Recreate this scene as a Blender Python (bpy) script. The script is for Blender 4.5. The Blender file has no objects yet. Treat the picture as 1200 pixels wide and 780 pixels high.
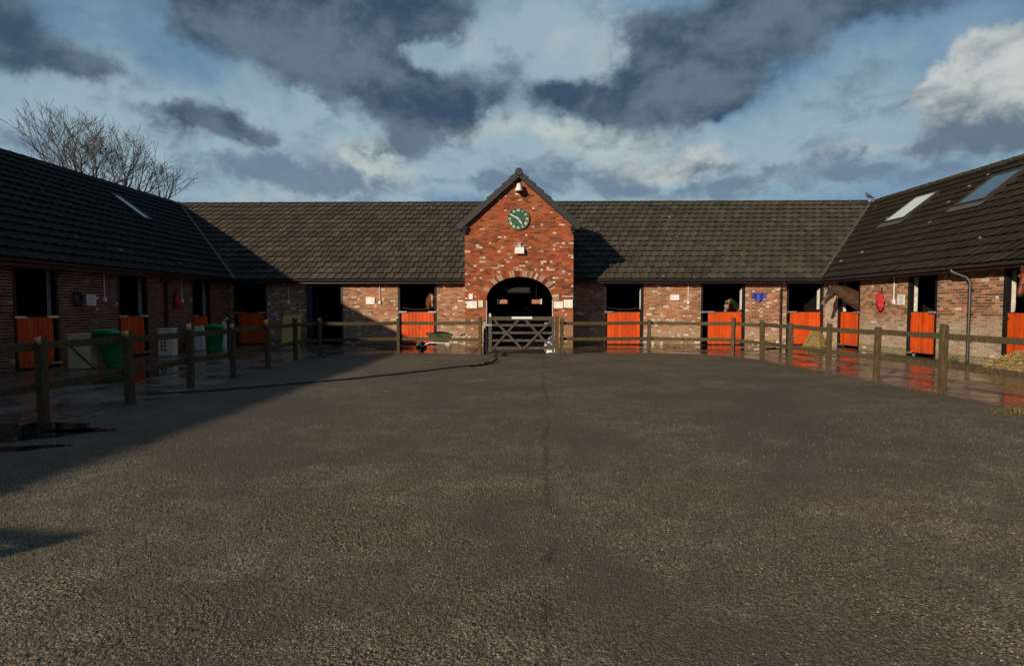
import bpy, bmesh, math, random
import numpy as np
from mathutils import Vector, Matrix, noise as mnoise

random.seed(7)
SC = bpy.context.scene
COL = SC.collection

# ------------------------------------------------------------------ camera
F_PX = 670.0
PITCH = math.atan(30 / F_PX)
YAW = math.atan(12 / F_PX)
cam_d = bpy.data.cameras.new('camera')
cam_d.sensor_width = 36.0
cam_d.lens = 36.0 * F_PX / 1200.0
cam_d.clip_start = 0.05
cam_d.clip_end = 3000
cam = bpy.data.objects.new('camera', cam_d)
COL.objects.link(cam)
cam.location = (0, 0, 1.5)
cam.rotation_euler = (math.pi / 2 - PITCH, 0, YAW)
SC.camera = cam

# ------------------------------------------------------------------ colour management
SC.view_settings.view_transform = 'Standard'
SC.view_settings.look = 'None'
SC.view_settings.exposure = 0.0
SC.view_settings.gamma = 1.0

# ------------------------------------------------------------------ node helper
def srgb(r, g, b):
    def c(v):
        v /= 255.0
        return v / 12.92 if v <= 0.04045 else ((v + 0.055) / 1.055) ** 2.4
    return (c(r), c(g), c(b), 1.0)

class G:
    def __init__(self, tree):
        self.t = tree
        self.n = tree.nodes
        self.l = tree.links
    def put(self, sock, v):
        if v is None:
            return
        if isinstance(v, bpy.types.NodeSocket):
            self.l.new(v, sock)
        else:
            if isinstance(v, (tuple, list)):
                if len(sock.default_value) == 4 and len(v) == 3:
                    v = tuple(v) + (1.0,)
                if len(sock.default_value) == 3 and len(v) == 4:
                    v = tuple(v[:3])
            sock.default_value = v
    def m(self, op, a, b=None, c=None, clamp=False):
        x = self.n.new('ShaderNodeMath'); x.operation = op; x.use_clamp = clamp
        self.put(x.inputs[0], a); self.put(x.inputs[1], b); self.put(x.inputs[2], c)
        return x.outputs[0]
    def vm(self, op, a, b=None, out=0):
        x = self.n.new('ShaderNodeVectorMath'); x.operation = op
        self.put(x.inputs[0], a)
        if b is not None: self.put(x.inputs[1], b)
        return x.outputs[out]
    def mix(self, f, a, b, mode='MIX'):
        x = self.n.new('ShaderNodeMix'); x.data_type = 'RGBA'; x.blend_type = mode
        x.clamp_factor = True
        self.put(x.inputs[0], f); self.put(x.inputs[6], a); self.put(x.inputs[7], b)
        return x.outputs[2]
    def mixf(self, f, a, b):
        x = self.n.new('ShaderNodeMix'); x.data_type = 'FLOAT'
        self.put(x.inputs[0], f); self.put(x.inputs[2], a); self.put(x.inputs[3], b)
        return x.outputs[0]
    def noise(self, vec, scale, detail=4, rough=0.55, dist=0.0, out=0):
        x = self.n.new('ShaderNodeTexNoise')
        self.put(x.inputs['Vector'], vec); self.put(x.inputs['Scale'], scale)
        x.inputs['Detail'].default_value = detail; x.inputs['Roughness'].default_value = rough
        x.inputs['Distortion'].default_value = dist
        return x.outputs[out]
    def vor(self, vec, scale, feature='F1', out='Distance', rnd=1.0):
        x = self.n.new('ShaderNodeTexVoronoi'); x.feature = feature
        self.put(x.inputs['Vector'], vec); self.put(x.inputs['Scale'], scale)
        x.inputs['Randomness'].default_value = rnd
        return x.outputs[out]
    def ss(self, v, a, b, lo=0.0, hi=1.0):
        x = self.n.new('ShaderNodeMapRange'); x.interpolation_type = 'SMOOTHSTEP'
        self.put(x.inputs[0], v)
        x.inputs[1].default_value = a; x.inputs[2].default_value = b
        x.inputs[3].default_value = lo; x.inputs[4].default_value = hi
        return x.outputs[0]
    def sep(self, v):
        x = self.n.new('ShaderNodeSeparateXYZ'); self.put(x.inputs[0], v)
        return x.outputs
    def comb(self, a, b, c):
        x = self.n.new('ShaderNodeCombineXYZ')
        self.put(x.inputs[0], a); self.put(x.inputs[1], b); self.put(x.inputs[2], c)
        return x.outputs[0]
    def bump(self, h, strength=0.5, dist=0.01, normal=None):
        x = self.n.new('ShaderNodeBump')
        self.put(x.inputs['Height'], h)
        x.inputs['Strength'].default_value = strength
        x.inputs['Distance'].default_value = dist
        if normal is not None: self.put(x.inputs['Normal'], normal)
        return x.outputs[0]
    def attr(self, name):
        x = self.n.new('ShaderNodeAttribute'); x.attribute_name = name
        return x

# ------------------------------------------------------------------ sun and sky
SUN_TRAVEL = Vector((0.634, 0.773, -0.328)).normalized()
SUN_ELEV = math.asin(-SUN_TRAVEL.z)
SUN_AZ = math.atan2(-SUN_TRAVEL.x, -SUN_TRAVEL.y)
sun_d = bpy.data.lights.new('sun', 'SUN')
sun_d.energy = 5.0
sun_d.angle = math.radians(0.55)
sun_d.color = (1.0, 0.85, 0.64)
sun = bpy.data.objects.new('sun', sun_d)
COL.objects.link(sun)
sun.rotation_euler = SUN_TRAVEL.to_track_quat('-Z', 'Y').to_euler()
sun.location = (-30, -40, 30)

def px_dir(x, y):
    u = (x - 612) / F_PX
    v = (360 - y) / F_PX
    return math.atan(u), math.atan(v / math.sqrt(1 + u * u))

def make_world():
    w = bpy.data.worlds.new('World')
    SC.world = w
    w.use_nodes = True
    g = G(w.node_tree)
    g.n.clear()
    out = g.n.new('ShaderNodeOutputWorld')
    bg = g.n.new('ShaderNodeBackground')
    g.l.new(bg.outputs[0], out.inputs[0])
    STR = 0.1
    bg.inputs[1].default_value = STR
    sky = g.n.new('ShaderNodeTexSky')
    sky.sky_type = 'NISHITA'
    sky.sun_disc = False
    sky.sun_elevation = SUN_ELEV
    sky.sun_rotation = SUN_AZ
    sky.air_density = 1.0
    sky.dust_density = 0.6
    d = g.n.new('ShaderNodeTexCoord').outputs['Generated']
    x, y, z = g.sep(d)
    # warp
    wn = g.noise(d, 5.0, 6, 0.6, out=1)
    wv = g.vm('MULTIPLY', g.vm('SUBTRACT', wn, (0.5, 0.5, 0.5)), (0.17, 0.11, 0.0))
    wn2 = g.noise(d, 17.0, 5, 0.6, out=1)
    wv2 = g.vm('MULTIPLY', g.vm('SUBTRACT', wn2, (0.5, 0.5, 0.5)), (0.085, 0.055, 0.0))
    az = g.m('ARCTAN2', x, y)
    el = g.m('ARCSINE', z)
    ae0 = g.comb(az, el, 0.0)
    ae = g.vm('ADD', g.vm('ADD', ae0, wv), wv2)
    def blobs(lst, vec):
        tot = None
        for (px, py, rx, ry, wt) in lst:
            a, e = px_dir(px, py)
            ra = rx / F_PX * math.cos(a) ** 2 * 1.05
            re = ry / F_PX * math.cos(a)
            q = g.vm('MULTIPLY', g.vm('SUBTRACT', vec, (a, e, 0)), (1 / ra, 1 / re, 0))
            dd = g.vm('DOT_PRODUCT', q, q, out=1)
            ex = g.m('POWER', 2.718, g.m('MULTIPLY', dd, -1.0))
            tot = g.m('MULTIPLY_ADD', ex, wt, tot if tot is not None else 0.0)
        return tot
    el_s = g.comb(x, y, g.m('MULTIPLY', z, 1.5))
    f1 = g.noise(el_s, 3.2, 9, 0.58, 0.3)
    f2 = g.noise(el_s, 8.0, 9, 0.62, 0.2)
    f3 = g.noise(el_s, 19.0, 8, 0.62, 0.6)
    # blue base: physically based sky pulled to the blue in the picture
    base = g.mix(0.8, g.mix(1.0, sky.outputs[0], (0.55, 0.62, 0.72, 1), 'MULTIPLY'),
                 tuple(c / STR for c in srgb(92, 131, 164)[:3]) + (1,))
    def colour(r, gg, b):
        return tuple(c / STR for c in srgb(r, gg, b)[:3]) + (1,)
    # thin pale veil, thicker towards the horizon and in the bright gaps
    veil = blobs([(110, 135, 160, 70, 0.6), (330, 150, 120, 60, 0.6), (1000, 120, 130, 60, 0.25), (620, 60, 120, 50, 0.5), (700, 60, 110, 60, 0.75), (620, 185, 330, 40, 0.7), (470, 75, 70, 25, 0.4),
                  (60, 190, 120, 40, 0.4), (400, 185, 110, 45, 0.6), (900, 200, 330, 40, 0.4), (480, 225, 420, 22, 0.5)], ae)
    veil = g.m('ADD', veil, g.m('ADD', g.m('MULTIPLY', g.m('SUBTRACT', f1, 0.5), 1.1), g.m('MULTIPLY', g.m('SUBTRACT', f2, 0.5), 1.0)))
    c1 = g.mix(g.ss(veil, -0.25, 0.8, 0.0, 0.9), base, colour(156, 179, 190))
    bright = blobs([(425, 195, 45, 26, 0.9), (545, 75, 30, 14, 0.35), (345, 215, 40, 16, 0.5), (560, 150, 60, 24, 0.5), (710, 175, 90, 28, 0.5), (300, 90, 60, 12, 0.25), (270, 232, 60, 10, 0.4), (640, 160, 40, 14, 0.4), (690, 70, 60, 40, 0.4), (760, 200, 60, 12, 0.4), (500, 215, 40, 12, 0.35)], ae)
    bright = g.m('ADD', bright, g.m('ADD', g.m('MULTIPLY', g.m('SUBTRACT', f2, 0.5), 1.0), g.m('MULTIPLY', g.m('SUBTRACT', f3, 0.5), 0.7)))
    c2 = g.mix(g.ss(bright, 0.1, 0.8, 0.0, 0.85), c1, colour(196, 204, 196))
    wisp = g.m('ADD', g.m('MULTIPLY', f2, 0.55), g.m('MULTIPLY', f3, 0.45))
    c2 = g.mix(g.ss(wisp, 0.47, 0.62, 0.0, 0.5), c2, colour(104, 132, 154))
    # low grey scraps near the ridge
    low = blobs([(400, 215, 60, 14, 0.6), (330, 200, 60, 16, 0.4), (680, 215, 90, 16, 0.55), (560, 225, 70, 12, 0.5), (960, 218, 130, 12, 0.45), (900, 205, 70, 12, 0.5), (1060, 205, 90, 12, 0.4), (290, 190, 60, 16, 0.5), (790, 222, 60, 10, 0.45), (40, 165, 60, 14, 0.35)], ae)
    low = g.m('ADD', low, g.m('ADD', g.m('MULTIPLY', g.m('SUBTRACT', f2, 0.5), 1.7), g.m('MULTIPLY', g.m('SUBTRACT', f3, 0.5), 0.8)))
    c3 = g.mix(g.ss(low, 0.12, 0.7, 0.0, 0.85), c2, colour(104, 126, 148))
    # dark rain clouds
    dk = blobs([(10, 35, 110, 42, 1.0), (125, 88, 52, 15, 0.7), (25, 82, 60, 20, 0.4),
                (232, 138, 66, 26, 1.15), (290, 162, 36, 12, 0.6),
                (340, 30, 125, 52, 1.05), (450, 25, 100, 50, 0.95), (400, 96, 72, 30, 0.8), (250, 15, 55, 34, 0.6), (545, 20, 45, 30, 0.45),
                (505, 138, 72, 40, 1.05), (462, 184, 50, 16, 0.85), (570, 128, 36, 24, 0.55), (600, 75, 22, 30, 0.5),
                (648, 118, 32, 22, 0.9), (705, 132, 40, 26, 1.0), (770, 100, 62, 52, 1.05), (850, 65, 76, 54, 1.05), (820, 125, 70, 22, 0.7), (905, 25, 75, 34, 0.85), (765, 30, 36, 20, 0.5), (1000, 10, 100, 26, 0.75), (1100, 5, 70, 16, 0.5),
                (1120, 184, 55, 10, 0.35),
                (560, 30, 24, 40, -0.35), (590, 150, 20, 26, -0.3), (435, 195, 34, 20, -0.7), (490, 76, 46, 14, -0.75), (180, 62, 34, 26, -0.6), (600, 40, 26, 26, -0.6), (335, 128, 30, 16, -0.6), (180, 115, 40, 14, -0.4), (355, 172, 40, 14, -0.5), (690, 60, 40, 26, -0.6), (560, 185, 30, 20, -0.4)], ae)
    # unseen rain cloud added overhead and all round, to dim the ambient light
    up_ = g.ss(el, 0.45, 0.85, 0.0, 0.95)
    side = g.ss(g.m('ABSOLUTE', az), 0.8, 1.3, 0.0, 0.55)
    dk = g.m('ADD', dk, g.m('MAXIMUM', up_, side))
    dk = g.m('ADD', dk, g.m('MULTIPLY', g.m('SUBTRACT', f1, 0.5), 0.6))
    dk = g.m('ADD', dk, g.m('MULTIPLY', g.m('SUBTRACT', f2, 0.5), 1.35))
    dk = g.m('ADD', dk, g.m('MULTIPLY', g.m('SUBTRACT', f3, 0.5), 0.6))
    dkc = g.mix(g.ss(f2, 0.36, 0.66), colour(54, 75, 98), colour(100, 118, 132))
    c4 = g.mix(g.ss(dk, 0.20, 0.95, 0.0, 0.97), c3, dkc)
    # white cumulus
    wh = blobs([(1145, 98, 62, 42, 1.1), (1200, 72, 60, 34, 0.9), (1105, 140, 45, 34, 0.85), (1190, 140, 70, 34, 0.9), (815, 188, 46, 18, 0.75), (740, 198, 50, 14, 0.45), (985, 192, 70, 16, 0.5), (900, 222, 70, 12, 0.4), (1060, 190, 40, 12, 0.4), (1330, 130, 90, 50, 0.9), (-200, 190, 120, 40, 0.6)], ae)
    wh = g.m('ADD', wh, g.m('ADD', g.m('MULTIPLY', g.m('SUBTRACT', f2, 0.5), 0.75), g.m('MULTIPLY', g.m('SUBTRACT', f3, 0.5), 0.45)))
    shade = blobs([(1130, 172, 90, 22, 0.8), (1060, 150, 26, 30, 0.3), (1200, 165, 80, 22, 0.6), (1140, 125, 50, 14, 0.25), (840, 200, 50, 12, 0.7), (985, 203, 90, 10, 0.7)], ae)
    shade = g.m('ADD', shade, g.m('ADD', g.m('MULTIPLY', g.m('SUBTRACT', f2, 0.5), 1.8), g.m('MULTIPLY', g.m('SUBTRACT', f3, 0.5), 1.4)))
    whc = g.mix(g.ss(shade, -0.35, 0.85), colour(200, 206, 203), colour(100, 116, 132))
    c5 = g.mix(g.ss(wh, 0.28, 0.72, 0.0, 0.95), c4, whc)
    g.l.new(c5, bg.inputs[0])
make_world()

# ------------------------------------------------------------------ mesh builder
class Frame:
    def __init__(self, O, U, V, W):
        self.O = np.array(O, float); self.U = np.array(U, float); self.V = np.array(V, float); self.W = np.array(W, float)
        self.flip = np.dot(np.cross(self.U, self.V), self.W) < 0
    def P(self, a, b, c):
        return tuple(self.O + a * self.U + b * self.V + c * self.W)
WORLD = Frame((0, 0, 0), (1, 0, 0), (0, 1, 0), (0, 0, 1))

def frame_at(loc, rz=0.0):
    c, s = math.cos(rz), math.sin(rz)
    return Frame(loc, (c, s, 0), (-s, c, 0), (0, 0, 1))

BASE = {}
def wbase(o):
    p = np.zeros(3)
    while o is not None:
        p = p + np.array(o.location)
        o = o.parent
    return p

class MB:
    def __init__(self):
        self.v = []; self.f = []; self.mi = []; self.c = []; self.sm = []
    def add(self, vs, fs, m=0, col=(1, 1, 1), smooth=False):
        b = len(self.v)
        self.v.extend([tuple(map(float, p)) for p in vs])
        for f in fs:
            self.f.append([b + i for i in f]); self.mi.append(m); self.c.append(col); self.sm.append(smooth)
        return self
    def quad(self, a, b, c, d, m=0, col=(1, 1, 1)):
        return self.add([a, b, c, d], [(0, 1, 2, 3)], m, col)
    def box(self, fr, a0, a1, b0, b1, c0, c1, m=0, col=(1, 1, 1), skip=()):
        P = fr.P
        vs = [P(a0, b0, c0), P(a1, b0, c0), P(a1, b1, c0), P(a0, b1, c0), P(a0, b0, c1), P(a1, b0, c1), P(a1, b1, c1), P(a0, b1, c1)]
        fs = {'c0': (3, 2, 1, 0), 'c1': (4, 5, 6, 7), 'b0': (0, 1, 5, 4), 'a1': (1, 2, 6, 5), 'b1': (2, 3, 7, 6), 'a0': (3, 0, 4, 7)}
        L = [f for k, f in fs.items() if k not in skip]
        if fr.flip: L = [tuple(reversed(f)) for f in L]
        return self.add(vs, L, m, col)
    def hexa(self, vs, m=0, col=(1, 1, 1)):
        return self.add(vs, [(3, 2, 1, 0), (4, 5, 6, 7), (0, 1, 5, 4), (1, 2, 6, 5), (2, 3, 7, 6), (3, 0, 4, 7)], m, col)
    def bar(self, p, q, w, h, m=0, col=(1, 1, 1), up=(0, 0, 1)):
        p = Vector(p); q = Vector(q); d = (q - p); L = d.length; d.normalize()
        up = Vector(up)
        s = d.cross(up)
        if s.length < 1e-5: s = d.cross(Vector((1, 0, 0)))
        s.normalize(); t = s.cross(d)
        return self.box(Frame(p, d, s, t), 0, L, -w / 2, w / 2, -h / 2, h / 2, m, col)
    def tube(self, pts, rad, n=8, m=0, col=(1, 1, 1), caps=True, smooth=True):
        pts = [Vector(p) for p in pts]
        if not isinstance(rad, (list, tuple)): rad = [rad] * len(pts)
        rings = []
        ref = None
        for i, p in enumerate(pts):
            t = (pts[min(i + 1, len(pts) - 1)] - pts[max(i - 1, 0)])
            if t.length < 1e-9: t = Vector((0, 0, 1))
            t.normalize()
            if ref is None:
                ref = Vector((0, 0, 1)) if abs(t.z) < 0.9 else Vector((1, 0, 0))
            s = t.cross(ref)
            if s.length < 1e-4: s = t.cross(Vector((0, 1, 0)))
            s.normalize(); u = s.cross(t).normalized(); ref = u
            rings.append([p + (s * math.cos(2 * math.pi * k / n) + u * math.sin(2 * math.pi * k / n)) * rad[i] for k in range(n)])
        vs = [q for r in rings for q in r]
        fs = []
        for i in range(len(pts) - 1):
            for k in range(n):
                k2 = (k + 1) % n
                fs.append((i * n + k, i * n + k2, (i + 1) * n + k2, (i + 1) * n + k))
        self.add(vs, [tuple(reversed(f)) for f in fs], m, col, smooth)
        if caps:
            self.add(rings[0], [tuple(range(n))], m, col)
            self.add(rings[-1], [tuple(reversed(range(n)))], m, col)
        return self
    def lathe(self, fr, prof, n=24, m=0, col=(1, 1, 1), smooth=True):
        # prof: list of (radius, height) about W axis of the frame
        vs = []; fs = []
        for r, h in prof:
            for k in range(n):
                a = 2 * math.pi * k / n
                vs.append(fr.P(r * math.cos(a), r * math.sin(a), h))
        for i in range(len(prof) - 1):
            for k in range(n):
                k2 = (k + 1) % n
                fs.append((i * n + k, i * n + k2, (i + 1) * n + k2, (i + 1) * n + k))
        if fr.flip: fs = [tuple(reversed(f)) for f in fs]
        return self.add(vs, fs, m, col, smooth)
    def build(self, name, mats, parent=None, bevel=0.0, kind=None, colours=False):
        me = bpy.data.meshes.new(name)
        off = wbase(parent) if parent is not None else np.zeros(3)
        v = np.array(self.v, float) - off
        me.from_pydata(v.tolist(), [], self.f)
        if not isinstance(mats, (list, tuple)): mats = [mats]
        for mm in mats: me.materials.append(mm)
        me.polygons.foreach_set('material_index', self.mi)
        me.polygons.foreach_set('use_smooth', self.sm)
        if colours:
            at = me.attributes.new('Col', 'FLOAT_COLOR', 'FACE')
            arr = np.ones((len(self.f), 4), np.float32); arr[:, :3] = np.array(self.c, np.float32)
            at.data.foreach_set('color', arr.ravel())
        me.update()
        o = bpy.data.objects.new(name, me)
        COL.objects.link(o)
        if parent is not None: o.parent = parent
        if bevel > 0:
            md = o.modifiers.new('bevel', 'BEVEL'); md.width = bevel; md.segments = 2; md.limit_method = 'ANGLE'; md.angle_limit = math.radians(40)
        if kind: o['kind'] = kind
        return o

def tag(o, label=None, cat=None, group=None, kind=None):
    if label: o['label'] = label
    if cat: o['category'] = cat
    if group: o['group'] = group
    if kind: o['kind'] = kind
    return o

def thing(name, loc, label, cat, group=None):
    o = bpy.data.objects.new(name, None)
    o.empty_display_size = 0.2
    COL.objects.link(o)
    o.location = loc
    return tag(o, label, cat, group)

def recentre(o, base):
    # put the origin of a one-mesh thing at its base
    b = Vector(base)
    o.data.transform(Matrix.Translation(-b))
    o.location = b
    return o

# camera projection, used only to rank which tiles show largest
_fw = np.array([-math.sin(YAW) * math.cos(PITCH), math.cos(YAW) * math.cos(PITCH), -math.sin(PITCH)])
_rt = np.array([math.cos(YAW), math.sin(YAW), 0.0]); _up = np.cross(_rt, _fw)
def in_view(p, mrg=10):
    v = np.array(p, float) - np.array([0, 0, 1.5]); zz = v @ _fw
    if zz < 0.5: return None
    X = 600 + F_PX * (v @ _rt) / zz; Y = 390 - F_PX * (v @ _up) / zz
    return zz if (-mrg < X < 1200 + mrg and -mrg < Y < 780 + mrg) else None

# ------------------------------------------------------------------ materials
def mat(name):
    m = bpy.data.materials.new(name); m.use_nodes = True
    g = G(m.node_tree)
    b = m.node_tree.nodes['Principled BSDF']
    return m, g, b
def obj_co(g): return g.n.new('ShaderNodeTexCoord').outputs['Object']
def geo_pos(g): return g.n.new('ShaderNodeNewGeometry').outputs['Position']

def simple(name, col, rough=0.6, metal=0.0, var=0.25, scale=6.0, bump=0.0, bscale=40.0, spec=None):
    m, g, b = mat(name)
    co = geo_pos(g)
    n = g.noise(co, scale, 5, 0.6)
    dark = tuple(c * (1 - var) for c in col[:3]) + (1,)
    lite = tuple(min(1, c * (1 + var)) for c in col[:3]) + (1,)
    g.put(b.inputs['Base Color'], g.mix(g.ss(n, 0.3, 0.7), dark, lite))
    g.put(b.inputs['Roughness'], g.mixf(g.noise(co, scale * 2.3, 3), max(0.02, rough - 0.12), min(1, rough + 0.12)))
    b.inputs['Metallic'].default_value = metal
    if spec is not None: b.inputs['Specular IOR Level'].default_value = spec
    if bump > 0:
        g.put(b.inputs['Normal'], g.bump(g.noise(co, bscale, 4, 0.6), bump, 0.01))
    return m

def m_brick():
    m, g, b = mat('brick')
    co = geo_pos(g)
    a = g.attr('Col').outputs['Color']
    n = g.noise(co, 22, 5, 0.65)
    n2 = g.noise(co, 90, 3, 0.6)
    c = g.mix(g.ss(n, 0.3, 0.75), a, g.mix(1.0, a, (0.62, 0.55, 0.5, 1), 'MULTIPLY'))
    c = g.mix(g.ss(g.noise(co, 38, 4, 0.7), 0.64, 0.74, 0, 0.55), c, (0.52, 0.46, 0.38, 1))
    c = g.mix(g.ss(n2, 0.62, 0.75, 0, 0.5), c, (0.06, 0.035, 0.025, 1))
    g.put(b.inputs['Base Color'], c)
    b.inputs['Roughness'].default_value = 0.85
    b.inputs['Specular IOR Level'].default_value = 0.3
    g.put(b.inputs['Normal'], g.bump(g.m('ADD', n, g.m('MULTIPLY', n2, 0.5)), 0.7, 0.006))
    return m
M_BRICK = m_brick()
def m_mortar(name, c0, c1):
    m, g, b = mat(name)
    co = geo_pos(g)
    g.put(b.inputs['Base Color'], g.mix(g.ss(g.noise(co, 3, 6, 0.7), 0.35, 0.65), c0, c1))
    b.inputs['Roughness'].default_value = 0.95
    g.put(b.inputs['Normal'], g.bump(g.noise(co, 120, 3), 0.5, 0.004))
    return m
M_MORTAR = m_mortar('mortar', (0.34, 0.27, 0.20, 1), (0.50, 0.42, 0.32, 1))
M_MORTAR_DK = m_mortar('mortar_dark', (0.19, 0.10, 0.06, 1), (0.30, 0.17, 0.10, 1))

def m_tile(name, c0, c1, lich, amt, drop=0.25):
    m, g, b = mat(name)
    co = geo_pos(g)
    oi = g.n.new('ShaderNodeObjectInfo').outputs['Random']
    rr = g.m('FRACT', g.m('ADD', oi, g.attr('Col').outputs['Fac']))
    c = g.mix(g.m('POWER', rr, 1.4), c0, c1)
    n = g.noise(co, 9, 6, 0.65)
    c = g.mix(g.ss(n, 0.45, 0.75, 0, 0.65), c, tuple(x * 0.45 for x in c0[:3]) + (1,))
    n3 = g.noise(co, 1.1, 5, 0.6)
    c = g.mix(g.m('MULTIPLY', g.ss(n3, 0.42, 0.7), g.ss(g.noise(co, 30, 4, 0.7), 0.4, 0.65, 0, amt)), c, lich)
    c = g.mix(g.ss(g.m('ADD', g.vor(co, 1.25, 'F1'), g.m('MULTIPLY', g.noise(co, 30, 2), 0.05)), 0.085, 0.11, drop, 0.0), c, (0.55, 0.55, 0.5, 1))
    g.put(b.inputs['Base Color'], c)
    g.put(b.inputs['Roughness'], g.mixf(n, 0.65, 0.95))
    b.inputs['Specular IOR Level'].default_value = 0.08
    g.put(b.inputs['Normal'], g.bump(g.m('ADD', g.noise(co, 60, 4, 0.7), n), 0.7, 0.012))
    return m
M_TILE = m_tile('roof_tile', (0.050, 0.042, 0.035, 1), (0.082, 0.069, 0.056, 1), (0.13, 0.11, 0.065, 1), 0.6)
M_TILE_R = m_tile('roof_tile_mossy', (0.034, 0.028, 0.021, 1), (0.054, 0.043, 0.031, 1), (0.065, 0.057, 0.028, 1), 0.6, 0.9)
M_TILE_L = m_tile('roof_tile_shade_toned', (0.024, 0.022, 0.021, 1), (0.040, 0.036, 0.033, 1), (0.06, 0.06, 0.045, 1), 0.3)  # same tile, colour lowered to deepen the shade on the left roof
M_DECK = simple('roof_felt', (0.02, 0.018, 0.016), 0.95)
M_BLACK = simple('black_paint', (0.008, 0.008, 0.009), 0.5, var=0.3, spec=0.3)
M_FASCIA = simple('fascia_paint', (0.02, 0.012, 0.014), 0.45, var=0.3)
M_GUTTER = simple('gutter_plastic', (0.035, 0.03, 0.03), 0.35)
M_INSIDE = simple('painted_dark_interior', (0.014, 0.011, 0.009), 0.95, spec=0.05)  # near-black colour stands in for the unlit gloom indoors
M_WHITE = simple('white_paint', (0.74, 0.72, 0.68), 0.5, var=0.12)
M_LIME = simple('limewash', (0.62, 0.58, 0.5), 0.9, var=0.25, scale=9, bump=0.4)
M_CREAM = simple('cream_plastic', (0.62, 0.56, 0.42), 0.5, var=0.12)
M_GALV = simple('galvanised_steel', (0.55, 0.56, 0.57), 0.4, metal=0.7)
M_LEAD = simple('lead_flashing', (0.085, 0.08, 0.07), 0.55, metal=0.2)
M_NAVY = simple('navy_paint', (0.012, 0.013, 0.03), 0.5)
M_SLATE = simple('verge_cap', (0.016, 0.019, 0.021), 0.6, var=0.35, bump=0.3)

def m_door():
    m, g, b = mat('orange_door_stain')
    co = geo_pos(g)
    st = g.vm('MULTIPLY', co, (14, 14, 1.2))
    n = g.noise(st, 2.6, 6, 0.6, 0.3)
    n2 = g.noise(co, 2.2, 4, 0.6)
    c = g.mix(g.ss(n, 0.3, 0.72), (0.52, 0.050, 0.004, 1), (0.78, 0.105, 0.008, 1))
    c = g.mix(g.ss(n2, 0.55, 0.8, 0, 0.45), c, (0.40, 0.022, 0.004, 1))
    c = g.mix(1.0, c, g.attr('Col').outputs['Color'], 'MULTIPLY')
    # mud splashed up the foot of the door, worn scuffs
    zz = g.sep(co)[2]
    mud = g.m('MULTIPLY', g.ss(zz, 0.04, 0.5, 1.0, 0.0), g.ss(g.noise(co, 11, 5, 0.7), 0.42, 0.62))
    c = g.mix(g.m('MULTIPLY', mud, 0.8), c, (0.11, 0.07, 0.04, 1))
    c = g.mix(g.ss(g.noise(g.vm('MULTIPLY', co, (5, 5, 1.5)), 5, 6, 0.7), 0.6, 0.72, 0, 0.5), c, (0.30, 0.07, 0.02, 1))
    g.put(b.inputs['Base Color'], c)
    b.inputs['Roughness'].default_value = 0.55
    b.inputs['Specular IOR Level'].default_value = 0.3
    g.put(b.inputs['Normal'], g.bump(n, 0.25, 0.005))
    return m
M_DOOR = m_door()

def m_wood(name, c0, c1, green):
    m, g, b = mat(name)
    co = obj_co(g)
    st = g.vm('MULTIPLY', co, (9, 9, 2.0))
    n = g.noise(st, 3.0, 6, 0.65, 0.4)
    c = g.mix(g.ss(n, 0.3, 0.7), c0, c1)
    c = g.mix(g.ss(g.noise(co, 2.5, 5, 0.65), 0.42, 0.7, 0, 0.75), c, green)
    g.put(b.inputs['Base Color'], c)
    b.inputs['Roughness'].default_value = 0.85
    b.inputs['Specular IOR Level'].default_value = 0.25
    g.put(b.inputs['Normal'], g.bump(n, 0.6, 0.006))
    return m
M_WOOD = m_wood('weathered_rail_wood', (0.045, 0.030, 0.017, 1), (0.11, 0.078, 0.044, 1), (0.065, 0.058, 0.022, 1))
M_GATEWOOD = m_wood('grey_gate_wood', (0.05, 0.04, 0.035, 1), (0.11, 0.09, 0.078, 1), (0.06, 0.05, 0.036, 1))

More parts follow.
